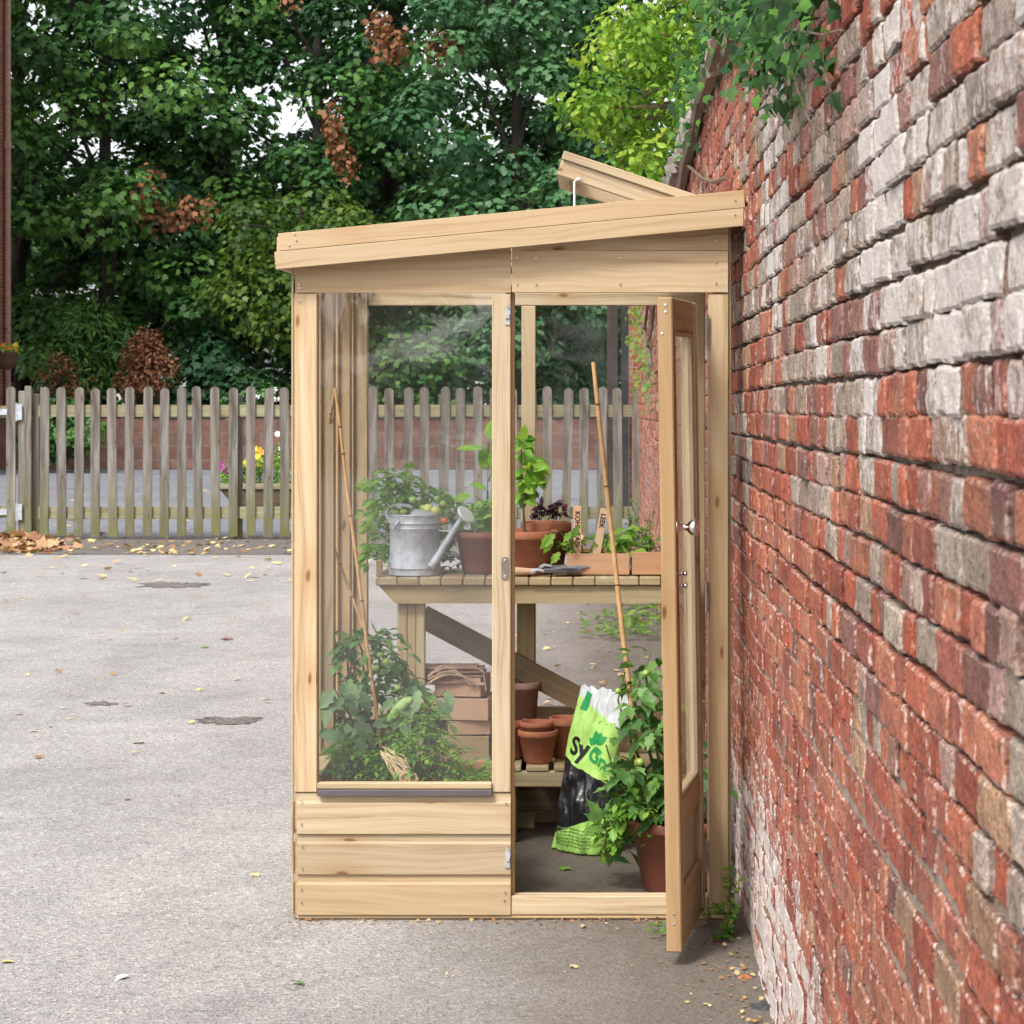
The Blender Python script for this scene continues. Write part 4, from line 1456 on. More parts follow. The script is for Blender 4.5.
# --- opened roof vent, hinged by the wall and propped up on a hook
YV = 8.25
v0, v1 = at(561, 162, YV), at(683, 203, YV)
dv = (v1 - v0).normalized()
nv = Vector((-dv.z, 0, dv.x))
vent_len = (v1 - v0).length + .05
Mv = Matrix((dv, Vector((0, 1, 0)), nv)).transposed().to_4x4()
Mv.translation = v0
m = MB()
m.box((vent_len / 2, .0225, -.018), (vent_len, .045, .056), M=Mv, axis=0)
m.box((vent_len / 2, .60, -.018), (vent_len, .045, .056), M=Mv, axis=0)
m.box((.0225, .311, -.018), (.045, .53, .056), M=Mv, axis=1)
m.box((vent_len - .0225, .311, -.018), (.045, .53, .056), M=Mv, axis=1)
m.box((vent_len / 2, .0105, .026), (vent_len + .004, .055, .030), M=Mv, axis=0)
m.box((vent_len / 2, .612, .026), (vent_len + .004, .055, .030), M=Mv, axis=0)
m.box((.0275, .311, .026), (.055, .544, .030), M=Mv, axis=1)
vent = part('roof_vent', mb=m)
m = MB()
m.box((vent_len / 2 + .02, .31, .016), (vent_len - .09, .54, .004), M=Mv, bev=0)
m.build('vent_pane', 'clear_pane', vent)
m = MB()
p = at(578, 183, YV - .01)
m.tube([p + Vector((.012, 0, .012)), p + Vector((0, 0, .016)), p + Vector((-.012, 0, .004)), p + Vector((-.012, 0, -.09)), p + Vector((-.008, 0, -.13))], .005, 8)
m.build('vent_stay', 'galv_light', vent, smooth=True)

# --- door
Hc = Vector((0.366, YF - .022, 0))
Fc = Vector((0.2665, 7.035, 0))
da = (Fc - Hc).normalized()
dn = Vector((-da.y, da.x, 0))
if dn.x < 0:
    dn = -dn
DW = (Fc - Hc).length
Md = Matrix((da, dn, Vector((0, 0, 1)))).transposed().to_4x4()
Md.translation = Hc
Md = Md @ Matrix.Rotation(R(0.86), 4, 'X')     # the open door hangs slightly out of true
zd0, zd1 = 0.045, 2.009
zm0, zm1, zb1, zt0 = 0.40, 0.487, 0.222, 1.911
TH = 0.046
m = MB()
dbox = lambda mb, a0, a1, n0, n1, z0, z1, **k: mb.box(((a0 + a1) / 2, (n0 + n1) / 2, (z0 + z1) / 2), (a1 - a0, n1 - n0, z1 - z0), M=Md, **k)
dbox(m, DW - .068, DW, -TH, 0, zd0, zd1, axis=2, bev=.004)
part_door = m.build('door', 'pine_orange', gh)
m = MB()
dbox(m, 0, .068, -TH, 0, zd0, zd1, axis=2, bev=.004)
m.build('stile', 'pine', part_door)
for a, b, nm in ((zt0, zd1, 'rail'), (zm0, zm1, 'rail'), (zd0, zb1, 'rail')):
    m = MB()
    dbox(m, .0685, DW - .0685, -TH + .002, -.002, a, b, axis=0, bev=.003)
    m.build(nm, 'pine_orange', part_door)
m = MB()
w_ = (DW - .137) / 5
for i in range(5):
    dbox(m, .0685 + w_ * i + .0008, .0685 + w_ * (i + 1) - .0008, -.032, -.016, zb1 + .0005, zm0 - .0005, axis=2, bev=.002)
m.build('panel', 'pine', part_door)
m = MB()
dbox(m, .069, DW - .069, -.024, -.021, zm1, zt0, bev=0)
m.build('pane', 'clear_pane', part_door)
m = MB()
for a0, a1, z0, z1, ax in ((.069, .085, zm1, zt0, 2), (DW - .085, DW - .069, zm1, zt0, 2), (.0855, DW - .0855, zm1 + .0005, zm1 + .016, 0), (.0855, DW - .0855, zt0 - .016, zt0 - .0005, 0)):
    dbox(m, a0, a1, -.0205, -.006, z0, z1, axis=ax, bev=.003)
m.build('glazing_bead', 'pine', part_door)
# knob on the outer face
m = MB()
kp = Md @ Vector((DW - .035, 0, wz(527, 7.07)))
Mk = dn.to_track_quat('Z', 'Y').to_matrix().to_4x4()
m.lathe([(0, 0), (.026, 0), (.026, .004), (.012, .010), (.009, .022), (.010, .030), (.022, .040), (.027, .052), (.024, .062), (.014, .068), (0, .070)], kp, 28, Mk)
m.build('knob', 'chrome', part_door, smooth=True)
m = MB()
m.lathe([(0, 0), (.024, 0), (.024, .004), (.012, .008), (.009, .02), (.020, .03), (.025, .04), (.016, .052), (0, .055)], Md @ Vector((DW - .035, -TH - .001, wz(527, 7.07))), 24, Matrix.Rotation(R(180), 4, 'X') @ Mk)
m.build('knob', 'chrome', part_door, smooth=True)
for zz in (wz(574, 7.07), wz(586, 7.07)):
    m = MB()
    m.lathe([(0, 0), (.008, 0), (.008, .003), (.004, .005), (.004, .016), (.008, .018), (.007, .026), (0, .028)], Md @ Vector((DW - .05, 0, zz)), 14, Mk)
    m.build('latch', 'steel', part_door, smooth=True)
for zz in (wz(330, YF), wz(597, YF), wz(856, YF)):
    m = MB()
    m.b2((wx(705.8, YF), YF - .006, zz - .05), (wx(707.2, YF), YF + .03, zz + .05), bev=.0008)
    m.tube([(wx(707.4, YF), YF - .012, zz - .05), (wx(707.4, YF), YF - .012, zz + .05)], .0052, 10)
    m.build('hinge', 'steel', part_door)
# screws in the door edge
for (u, zz) in ((.35, 1.985), (.35, 1.965), (.6, 1.90), (.4, .16), (.4, .13)):
    m = MB()
    m.lathe([(0, .0), (.0045, 0.0), (.004, .0015), (0, .002)], Md @ Vector((DW + .0002, -TH * u - .004, zz)), 10, da.to_track_quat('Z', 'Y').to_matrix().to_4x4())
    m.build('screw', 'steel', part_door)
# --- ironmongery on the middle post
for qy0, qy1 in ((304, 325), (847, 868)):
    m = MB()
    Yk = YF - (.006 if qy0 < 500 else .010)
    m.fb(505.4, qy0 + 4, 510.4, qy0 + 11, Yk, .005, bev=.001)
    m.fb(505, qy0 + 15, 510, qy1, Yk, .005, bev=.001)
    m.fb(506.2, qy0 + 11.2, 509.6, qy0 + 14.8, Yk - .004, .008, bev=.001)
    m.tube([at(506, qy0, Yk), at(508.5, qy0 + 4, Yk - .002)], .003, 8)
    part('door_catch', 'galvanised', mb=m)
m = MB()
m.prism([zx(*q) for q in ((501.2, 559), (503, 557), (507, 557), (508.8, 559), (508.8, 578), (507, 580), (503, 580), (501.2, 578))], YF - .0035, YF - .0012)
pl = part('strike_plate', 'brass_steel', mb=m)
for qy in (560.5, 576.5):
    m = MB()
    m.lathe([(0, 0), (.0055, 0), (.005, .002), (0, .0026)], at(505, qy, YF - .0035), 12, Matrix.Rotation(R(90), 4, 'X'))
    m.build('screw', 'steel', pl)
corner_nails([(299, 285), (299, 300), (300, 288), (716, 241), (716, 262), (716, 283), (536, 258), (620, 258), (536, 284), (620, 284), (517, 258), (517, 284),
                 (301, 801), (301, 824), (302, 846), (302, 868), (301, 889), (301, 902), (506, 803), (505, 892), (504, 900), (506, 318)], YF - .0075)
corner_nails([(294.5, 234), (289, 245), (296, 240), (735, 200), (735, 215)], YB - .001)


# ================================================================== POTTING BENCH
ZB = 1.013
YB0, YB1 = 8.86, 9.27
bx0, bx1 = wx(375, YB0), 0.335
bench = thing('potting_bench', 'slatted timber potting bench across the back of the greenhouse', 'bench', ((bx0 + bx1) / 2, 9.06, 0))
m = MB()
x = bx0
while x < bx1 - .02:
    w = min(.083, bx1 - x)
    m.b2((x + .0015, YB0 + random.uniform(-.003, .003), ZB - .032), (x + w - .0015, YB1, ZB + random.uniform(-.002, .001)), axis=1, bev=.004)
    x += w
m.build('top', 'bench_wood', bench)
za, zc_ = ZB - .034, wz(603.5, YB0 + .02)
m = MB()
m.prism([(bx0 + .012, za), (bx1, za), (bx1, zc_), (wx(395, YB0 + .02), zc_)], YB0 + .02, YB0 + .055, axis=0)
m.build('apron', 'bench_wood', bench)
m = MB()
m.prism([(bx0 + .012, za), (bx1, za), (bx1, zc_), (wx(395, YB0 + .02), zc_)], YB1 - .05, YB1 - .015, axis=0)
m.build('apron', 'bench_wood', bench)
m = MB(); m.b2((bx0 + .002, YB0 + .02, ZB + .001), (bx0 + .025, YB0 + .05, ZB + .062), axis=2); m.build('end_stop', 'bench_wood', bench)
for a, b, Ya, nm in ((398, 407.5, YB0 + .057, 0), (407.5, 416, YB0 + .057, 0), (416, 425, YB0 + .057, 0)):
    m = MB()
    m.b2((wx(a, Ya) + .0005, Ya, .004), (wx(b, Ya) - .0005, Ya + .045, za - .001), axis=2)
    m.build('leg', 'bench_wood', bench)
for (xa_, xb_, ya_, yb_) in ((wx(517, 9.2), wx(535, 9.2), YB1 - .10, YB1 - .052), (bx1 - .075, bx1 - .005, YB0 + .057, YB0 + .10), (wx(398, 9.2), wx(420, 9.2), YB1 - .10, YB1 - .052)):
    m = MB(); m.b2((xa_, ya_, .004), (xb_, yb_, za - .001), axis=2); m.build('leg', 'bench_wood', bench)
m = MB()
Yb = YB1 - .13
m.bar(at(422, 616, Yb), at(640, 731, Yb), .088, .028, bev=.002)
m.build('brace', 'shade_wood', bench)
# lower slatted shelf
ZS = 0.297
shelf = thing('pallet_shelf', 'low slatted wooden shelf on the floor below the potting bench', 'shelf', (-.2, 9.0, 0))
sx0, sx1 = wx(415, 8.88), 0.19
m = MB()
x = sx0
while x < sx1:
    m.b2((x, 8.88, ZS - .020), (x + .085, 9.22, ZS - random.uniform(0, .002)), axis=1, bev=.003)
    x += .105
m.build('top', 'bench_wood', shelf)
for Ya in (8.885, 9.17):
    m = MB(); m.b2((sx0, Ya, wz(787, 8.885)), (sx1, Ya + .03, ZS - .0215), axis=0); m.build('apron', 'bench_wood', shelf)
for xx in (sx0 + .01, (sx0 + sx1) / 2 - .1, sx1 - .06):
    for Ya in (8.916, 9.12):
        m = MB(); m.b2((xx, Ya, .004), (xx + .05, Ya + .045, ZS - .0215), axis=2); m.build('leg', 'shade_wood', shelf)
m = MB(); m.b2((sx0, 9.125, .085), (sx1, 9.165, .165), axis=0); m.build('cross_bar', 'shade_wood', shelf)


# ================================================================== POTS
def pot(name, label, x, y, z, r, h, mat='terracotta', rim=.16, cat='plant pot', group=None, soil=True, taper=.68, rimout=1.08):
    root = thing(name, label, cat, (x, y, z), group)
    m = MB()
    zr = h * (1 - rim)
    ri = r / rimout
    m.lathe([(0, .001), (r * taper - .004, .001), (r * taper, .005), (ri * .985, zr), (r * .985, zr + .002), (r, zr + .008), (r, h - .004), (r - .003, h), (r - .009, h), (r - .011, h - .004),
             (ri - .012, zr), (r * taper - .008, .012), (0, .012)], (x, y, z), 40)
    m.build('pot_body', mat, root, smooth=True).data.polygons.foreach_set('use_smooth', [True] * 0 or [True] * len(root.children[0].data.polygons))
    if soil:
        m = MB()
        rs = ri - .009
        t = bmesh.new()
        rows = []
        for j in range(7):
            q = rs * j / 6
            rows.append([t.verts.new((x + q * math.cos(a * .314), y + q * math.sin(a * .314), z + h - .018 + noise.noise(Vector((q * 60 * math.cos(a * .314), q * 60 * math.sin(a * .314), x * 9))) * .008)) for a in range(20)])
        for j in range(6):
            for a in range(20):
                t.faces.new((rows[j][a], rows[j][(a + 1) % 20], rows[j + 1][(a + 1) % 20], rows[j + 1][a]))
        m.merge(t)
        m.build('soil', 'soil', root)
    return root


def clean_smooth(o, ang=40):
    me = o.data
    for p in me.polygons:
        p.use_smooth = True
    try:
        me.set_sharp_from_angle(angle=R(ang))
    except Exception:
        pass


# on the bench
pot('plant_pot', 'red brown pot right of the watering can on the bench', wx(481, 9.04), 9.04, ZB, .103, .162, 'plastic_pot', .17)
pot('plant_pot', 'front terracotta pot with the tall leafy pepper stem on the bench', wx(527, 9.0), 9.0, ZB, .118, .168, 'terracotta', .2)
pot('plant_pot', 'wide terracotta pot with purple seedlings at the back of the bench', wx(546, 9.155), 9.155, ZB, .099, .19, 'terracotta', .2)
# under the bench
pot('clay_pot', 'cracked clay pot at the front of the lower shelf', wx(538, 8.97), 8.97, ZS, .078, .125, 'terracotta', .2, soil=False)
pot('clay_pot', 'clay pot nested in the cracked clay pot so only its rim shows', wx(536.5, 8.97), 8.97, ZS + .052, .066, .105, 'terracotta', .2, soil=False)
pot('clay_pot', 'small terracotta pot half hidden behind the compost bag', wx(566, 9.09), 9.09, ZS, .068, .155, 'terracotta', .2, soil=False)
pot('clay_pot', 'terracotta pot half hidden by the middle post on the lower shelf', wx(507, 9.05), 9.05, ZS, .075, .155, 'terracotta', .2, soil=False)
pot('plastic_plant_pot', 'tall dull brown pot standing behind the clay pots on the shelf', wx(518, 9.12), 9.125, ZS, .088, .29, 'old_pot', .1, soil=False)
# big pot by the door
XP, YP = wx(676, 8.12), 8.12
pot('large_plant_pot', 'big red brown pot on the ground just inside the open door', XP, YP, 0.002, .165, .245, 'plastic_pot', .15, taper=.70)

# ================================================================== WATERING CAN
can = thing('watering_can', 'galvanised metal watering can on the left end of the bench', 'watering can', (wx(415, 8.98), 8.98, ZB))
cx_, cy_ = wx(415, 8.98), 8.98
m = MB()
rb = .0985
m.lathe([(0, .002), (rb * 1.01, .002), (rb * 1.015, .006), (rb * 1.0, .012), (rb * .995, .026), (rb * 1.02, .029), (rb * .99, .033), (rb * .975, .175), (rb * .995, .179), (rb * .97, .184), (rb * .97, .196), (rb * .99, .199), (rb * .965, .203),
         (rb * .965, .226), (rb * .985, .230), (rb * .965, .233), (rb * .95, .228), (rb * .95, .03), (0, .01)], (cx_, cy_, ZB), 48)
b_ = m.build('body', 'galvanised', can); clean_smooth(b_, 50)
m = MB()
t = bmesh.new()
prev = None
for j in range(6):
    q = j / 5
    row = []
    for a in range(17):
        an = -R(100) + R(200) * a / 16
        row.append(t.verts.new((cx_ + .002 + rb * .94 * math.cos(an) * (1 - q) + .0 * q, cy_ + rb * .94 * math.sin(an) * (1 - q * .3), ZB + .231 + .018 * math.sin(q * math.pi / 2))))
    if prev:
        for a in range(16):
            t.faces.new((prev[a], prev[a + 1], row[a + 1], row[a]))
    prev = row
bmesh.ops.solidify(t, geom=list(t.faces), thickness=.0025)
m.merge(t)
clean_smooth(m.build('half_cover', 'galv_light', can))


def strap(mb, pts, w, t_, side=(0, 1, 0)):
    pts = [Vector(p) for p in pts]
    # smooth by Catmull-Rom
    P = []
    for i in range(len(pts) - 1):
        p0, p1, p2, p3 = pts[max(0, i - 1)], pts[i], pts[i + 1], pts[min(len(pts) - 1, i + 2)]
        for k in range(6):
            q = k / 6
            P.append(0.5 * ((2 * p1) + (p2 - p0) * q + (2 * p0 - 5 * p1 + 4 * p2 - p3) * q * q + (3 * p1 - p0 - 3 * p2 + p3) * q ** 3))
    P.append(pts[-1])
    s = Vector(side)
    t = bmesh.new()
    rows = []
    for i, p in enumerate(P):
        d = (P[min(i + 1, len(P) - 1)] - P[max(i - 1, 0)]).normalized()
        n = s.cross(d).normalized()
        rows.append([t.verts.new(p + s * a * w / 2 + n * b * t_ / 2) for a, b in ((-1, -1), (1, -1), (1, 1), (-1, 1))])
    for i in range(len(rows) - 1):
        for k in range(4):
            t.faces.new((rows[i][k], rows[i][(k + 1) % 4], rows[i + 1][(k + 1) % 4], rows[i + 1][k]))
    t.faces.new(rows[0][::-1]); t.faces.new(rows[-1])
    bmesh.ops.recalc_face_normals(t, faces=list(t.faces))
    mb.merge(t)


def can_at(qx, qy, dy=0.0):
    p = at(qx, qy, 8.98 + dy)
    return p


m = MB()
strap(m, [can_at(395, 524, -.09), can_at(388, 516, -.06), can_at(389, 508, -.03), can_at(396, 505), can_at(408, 506, .0), can_at(418, 511, .02), can_at(426, 517, .03)], .034, .004, (0.25, .95, .15))
m.tube([can_at(393, 529, -.094), can_at(399, 521, -.094)], .006, 8)
clean_smooth(m.build('top_handle', 'galvanised', can))
m = MB()
strap(m, [can_at(391, 523), can_at(384, 514), can_at(378, 519), can_at(377, 527), can_at(382, 538), can_at(390, 545)], .028, .004, (0, 1, 0))
clean_smooth(m.build('back_handle', 'galvanised', can))
m = MB()
m.tube([can_at(430, 568, -.075), can_at(436, 560, -.06), can_at(448, 540, -.03), can_at(461, 519, 0.0)], [.018, .0165, .0135, .0105], 18)
clean_smooth(m.build('spout', 'galvanised', can))
m = MB()
ps = can_at(460.5, 520, .0)
dr_ = (can_at(466, 511, -.02) - ps).normalized()
dr_ = Vector((.62, -.42, .62)).normalized()
m.lathe([(0, 0), (.011, 0), (.014, .012), (.038, .030), (.040, .034), (.036, .038), (0, .041)], ps, 28, dr_.to_track_quat('Z', 'Y').to_matrix().to_4x4())
clean_smooth(m.build('rose', 'galv_light', can))
m = MB()
m.tube([can_at(433, 530, -.03), can_at(452, 531.5, -.02)], .003, 8)
m.build('spout_stay', 'galv_light', can)


# ================================================================== PLANTS IN THE HOUSE
def stems_mesh(root, lines, mat='stem', r0=.006, r1=.002):
    m = MB()
    for ln in lines:
        k = len(ln)
        m.tube(ln, [r0 + (r1 - r0) * i / max(1, k - 1) for i in range(k)], 6)
    return m.build('stem', mat, root)


def fruit(root, pts, r, mat):
    for p in pts:
        m = MB()
        rr = r * random.uniform(.8, 1.15)
        m.ball(p, rr, (1, 1, .9))
        o = m.build('fruit', mat, root, smooth=True)


keep_in = lambda p: p[0] > XL + .09 and p[1] < YR - .07
# tomato behind the watering can
Yt = 9.13
tp = thing('tomato_plant', 'bushy tomato plant with green and orange fruit behind the watering can', 'plant', (wx(412, Yt), Yt, ZB))
L = Leaves(keep_in); lines = []
m = MB()
m.lathe([(0, .0), (.07, .0), (.09, .10), (.092, .11), (.08, .11), (0, .10)], (wx(412, Yt), Yt, ZB + .002), 20)
m.build('nursery_pot', 'black_plastic', tp)
for (qx, qy) in ((394, 476), (388, 486), (402, 483), (412, 488), (424, 492), (434, 497), (378, 505), (372, 520), (370, 540), (376, 552), (384, 560), (386, 500), (400, 494), (446, 512), (452, 522), (440, 506), (390, 530), (380, 545), (456, 540), (448, 552), (452, 562)):
    c = at(qx, qy, Yt + random.uniform(-.05, .04))
    b0 = Vector((wx(412, Yt) + random.uniform(-.03, .03), Yt, ZB + .10))
    lines.append([b0, (b0 + c) / 2 + Vector((0, 0, .03)), c])
    for k in range(8):
        L.compound(c + Vector((random.gauss(0, .022), random.gauss(0, .02), random.gauss(0, .018))), (random.uniform(-1, 1), random.uniform(-1, .2), random.uniform(-.1, .5)), .075, 2, .046, .58 if qx < 430 else .3)
L.build('foliage', T_TOMATO, 'bright_leaf', tp)
stems_mesh(tp, lines)
fruit(tp, [at(*q, 8.985) for q in ((423, 508), (413, 500), (430, 512), (443, 504), (437, 499), (404, 512), (396, 513))], .0165, 'tomato_green')
fruit(tp, [at(436, 511, 8.97), at(428, 509, 8.98)], .02, 'tomato_pale')
fruit(tp, [at(444, 521, 8.97)], .016, 'tomato_orange')

# young pepper in the red pot
Yq = 9.04
pp = thing('pepper_plant', 'young leafy plant in the red brown pot left of the middle post', 'plant', (wx(485, Yq), Yq, ZB + .14))
L = Leaves(); lines = []
b0 = Vector((wx(486, Yq), Yq, ZB + .15))
tips = [(486, 470), (490, 440), (478, 492), (494, 500), (484, 512), (476, 522)]
lines.append([b0, at(487, 500, Yq), at(489, 442, Yq)])
for (ax_, ay_, dx_, dz_, s, r) in ((478, 450, -1, .15, .085, .75), (482, 447, -.9, -.1, .07, .6), (488, 440, .2, .9, .09, .7), (486, 445, -.1, -.9, .10, .6), (490, 452, .3, -.7, .11, .65), (474, 495, -1, -.25, .10, .75), (488, 490, -.8, .35, .08, .7), (486, 500, -.7, -.8, .085, .6), (488, 506, -.4, -.9, .09, .55), (490, 498, -.2, -.7, .10, .65), (484, 520, -.6, -.3, .06, .6), (478, 524, .5, -.6, .07, .7), (488, 516, .2, -.8, .10, .6), (492, 470, .4, -.6, .10, .6)):
    p = at(ax_, ay_, Yq + random.uniform(-.03, .02))
    d = Vector((dx_, -.25, dz_))
    L.add(p, d, Vector((-dz_ * .4 + random.uniform(-.2, .2), -.7, abs(dx_) + .3)), s, r)
    lines.append([at(488, min(528, ay_ + 12), Yq), p])
for i in range(46):
    p = at(random.uniform(474, 492), random.uniform(502, 530), Yq + random.uniform(-.06, .05))
    L.add(p, (random.uniform(-1, 1), -.3, random.uniform(-.4, .7)), (random.gauss(0, .5), -.6, .8), random.uniform(.03, .05), random.uniform(.4, .9))
L.build('foliage', T_OVATE, 'bright_leaf', pp)
stems_mesh(pp, lines, 'stem', .004, .0015)

# chilli in the front terracotta pot
Yq = 8.99
ch = thing('chilli_plant', 'bright green chilli plant on a dark stem right of the middle post', 'plant', (wx(523, Yq), Yq, ZB + .14))
L = Leaves(); lines = [[at(524.5, 532, Yq), at(523, 500, Yq), at(521, 470, Yq), at(522, 440, Yq)], [at(523, 500, Yq), at(529, 478, Yq), at(534, 462, Yq)], [at(523, 508, Yq), at(528, 500, Yq)]]
for i in range(52):
    f = random.random()
    qx = 521 + random.gauss(0, 4) + 6 * math.sin(f * 3)
    qy = 437 + 62 * f
    p = at(max(513, qx), qy, Yq + random.uniform(-.06, .06))
    L.add(p, (random.uniform(-.8, 1), random.uniform(-.8, .3), random.uniform(-.8, .35)), (random.gauss(0, .4), -.6 + random.gauss(0, .3), .8), random.uniform(.045, .075), random.uniform(.35, .95))
for (qx, qy, dx_, dz_, s, r) in ((531, 460, .8, -.55, .10, .8), (533, 468, .5, -.8, .10, .6), (529, 482, .95, .12, .075, .9), (524, 502, .8, -.1, .055, .85), (527, 470, .3, -.9, .10, .5), (522, 442, .2, .9, .07, .8)):
    L.add(at(qx, qy, Yq - .05), (dx_, -.2, dz_), (.2, -.7, .7), s, r)
L.build('foliage', T_OVATE, 'bright_leaf', ch)
stems_mesh(ch, lines, 'stem_brown', .006, .002)
# purple seedlings in the back pot
Yq = 9.155
ps_ = thing('seedling', 'purple leaved seedlings in the wide terracotta pot at the back', 'plant', (wx(546, Yq), Yq, ZB + .17))
L = Leaves(); lines = []
for i in range(11):
    bx_ = random.uniform(532, 562)
    b = at(bx_, 520, Yq + random.uniform(-.05, .04)); tpnt = at(bx_ + random.uniform(-4, 5), random.uniform(497, 512), Yq)
    lines.append([b, tpnt])
    for k in range(6):
        L.add(tpnt + Vector((0, 0, -random.random() * .03)), (random.uniform(-1, 1), random.uniform(-1, .5), random.uniform(-.3, .5)), (random.gauss(0, .4), -.5, .8), random.uniform(.025, .045), random.random())
L.build('foliage', T_OVATE, 'purple_leaf', ps_)
stems_mesh(ps_, lines, 'stem_brown', .0025, .001)
# a seedling lying over the pot rim in front of the pots
sd = thing('seedling', 'limp green seedling bending over the pots beside the trowels', 'plant', at(574, 553, 8.93))
L = Leaves()
lines = [[at(576, 554, 8.93), at(569, 540, 8.9), at(558, 531, 8.88), at(552, 536, 8.87)], [at(576, 554, 8.93), at(570, 546, 8.92), at(572, 530, 8.93)]]
for (qx, qy, dx_, dz_, s) in ((555, 534, -.8, -.7, .08), (551, 537, -.4, -.9, .07), (560, 552, -.5, -.6, .06), (573, 538, .2, .5, .055), (571, 532, -.4, -.5, .05)):
    L.add(at(qx, qy, 8.87), (dx_, -.2, dz_), (.2, -.8, .5), s, random.uniform(.4, .8))
L.build('foliage', T_TOMATO, 'bright_leaf', sd)
stems_mesh(sd, lines, 'stem', .003, .0015)


# ================================================================== SEED TRAYS, LABELS, TROWELS
def tray(name, label, x0, x1, y0, y1, z0, h, mat='tray_wood', soil=True, yaw=0.0, t_=.009, cat='seed tray', group=None, bottom=True):
    c = Vector(((x0 + x1) / 2, (y0 + y1) / 2, z0))
    root = thing(name, label, cat, c, group)
    M = Matrix.Translation(c) @ Matrix.Rotation(yaw, 4, 'Z')
    hx_, hy_ = (x1 - x0) / 2, (y1 - y0) / 2
    for (cx, cy, sx_, sy_) in ((0, -hy_ + t_ / 2, 2 * hx_, t_), (0, hy_ - t_ / 2, 2 * hx_, t_), (-hx_ + t_ / 2, 0, t_, 2 * hy_ - 2 * t_ - .001), (hx_ - t_ / 2, 0, t_, 2 * hy_ - 2 * t_ - .001)):
        m = MB()
        m.box((cx, cy, h / 2 + .002), (sx_, sy_, h - .002), M=M, bev=.0015)
        m.build('side', mat, root)
    m = MB()
    m.box((0, 0, .006), (2 * hx_ - 2 * t_ - .001, 2 * hy_ - 2 * t_ - .001, .008), M=M, bev=0)
    m.build('base', mat, root)
    if soil:
        m = MB()
        t = bmesh.new()
        bmesh.ops.create_grid(t, x_segments=24, y_segments=16, size=1)
        for v in t.verts:
            v.co = Vector((v.co.x * (hx_ - t_ - .001), v.co.y * (hy_ - t_ - .001), h * .82 + noise.noise(v.co * 9) * .008))
        m.merge(t, M)
        m.build('soil', 'soil', root)
    return root


tray('seed_tray', 'wooden seed tray with seedlings and two name sticks on the bench', wx(567, 8.92), wx(629.5, 8.92), 8.92, 9.2, ZB + .001, .082)
tray('seed_tray', 'wooden tray half hidden by the door edge at the right of the bench', wx(632, 8.92), wx(692, 8.92), 8.92, 9.16, ZB + .001, .088)
sg = thing('seedling', 'mixed young seedlings growing in the wooden tray with name sticks', 'seedlings', (wx(598, 9.05), 9.05, ZB + .07))
L = Leaves(); lines = []
for i in range(34):
    qx = random.uniform(572, 640) if i < 28 else random.uniform(632, 660)
    Yq = random.uniform(8.97, 9.16)
    b = at(qx, 556, Yq); b.z = ZB + .07
    tz = random.uniform(.02, .10)
    tpn = b + Vector((random.uniform(-.05, .05), random.uniform(-.05, .02), tz))
    lines.append([b, (b + tpn) / 2 + Vector((0, 0, .015)), tpn])
    for k in range(random.randint(2, 5)):
        L.add(tpn, (random.uniform(-1, 1), random.uniform(-1, .3), random.uniform(-.5, .5)), (random.gauss(0, .4), -.5, .9), random.uniform(.025, .06), random.uniform(.3, .95))
L.build('foliage', T_OVATE, 'bright_leaf', sg)
stems_mesh(sg, lines, 'stem', .002, .001)
sg2 = thing('seedling', 'wispy pale green herb standing behind the right hand tray', 'seedlings', (wx(640, 9.2), 9.2, ZB))
L = Leaves(); lines = []
for i in range(16):
    b = Vector((wx(random.uniform(628, 652), 9.2), 9.2 + random.uniform(-.02, .02), ZB + .002))
    tpn = at(random.uniform(622, 656), random.uniform(498, 540), 9.2)
    lines.append([b, (b * .6 + tpn * .4), tpn])
    for k in range(16):
        f = random.uniform(.25, 1)
        L.add(b + (tpn - b) * f, (random.uniform(-1, 1), random.uniform(-.6, .6), random.uniform(0, .8)), (random.gauss(0, .5), -.6, .6), random.uniform(.012, .026), random.uniform(.4, .9))
L.build('foliage', T_NARROW, 'grey_leaf', sg2)
stems_mesh(sg2, lines, 'stem', .002, .0008)


def name_stick(label, text, top, bot, w, Y, tsz, toff):
    a, b = at(*top, Y), at(*bot, Y)
    root = thing('name_stick', label, 'plant label', b, 'wooden name sticks')
    d = (b - a).normalized()
    side = Vector((d.z, 0, -d.x))
    if side.x < 0:
        side = -side
    m = MB()
    m.bar(a, b, .0025, w, roll=(0, 1, 0), bev=.001)
    o = m.build('stick', 'label_wood', root)
    me = text_mesh(text, tsz, True)
    # reads from the top downwards
    zz = Vector((0, -1, 0))
    X = d
    Yv = zz.cross(X).normalized()
    M = Matrix((X, Yv, zz)).transposed().to_4x4()
    M.translation = a + d * toff + Vector((0, -.0022, 0))
    me.transform(M)
    link('lettering', me, ['text_brown'], root)


name_stick('upright wooden stick lettered KOHL RABI in the seed tray', 'KOHL RABI', (577.5, 506), (577, 560), .030, 9.0, .027, .088)
name_stick('leaning wooden stick lettered LEEK in the seed tray', 'LEEK', (604.5, 508.5), (595.5, 560), .030, 8.965, .026, .048)


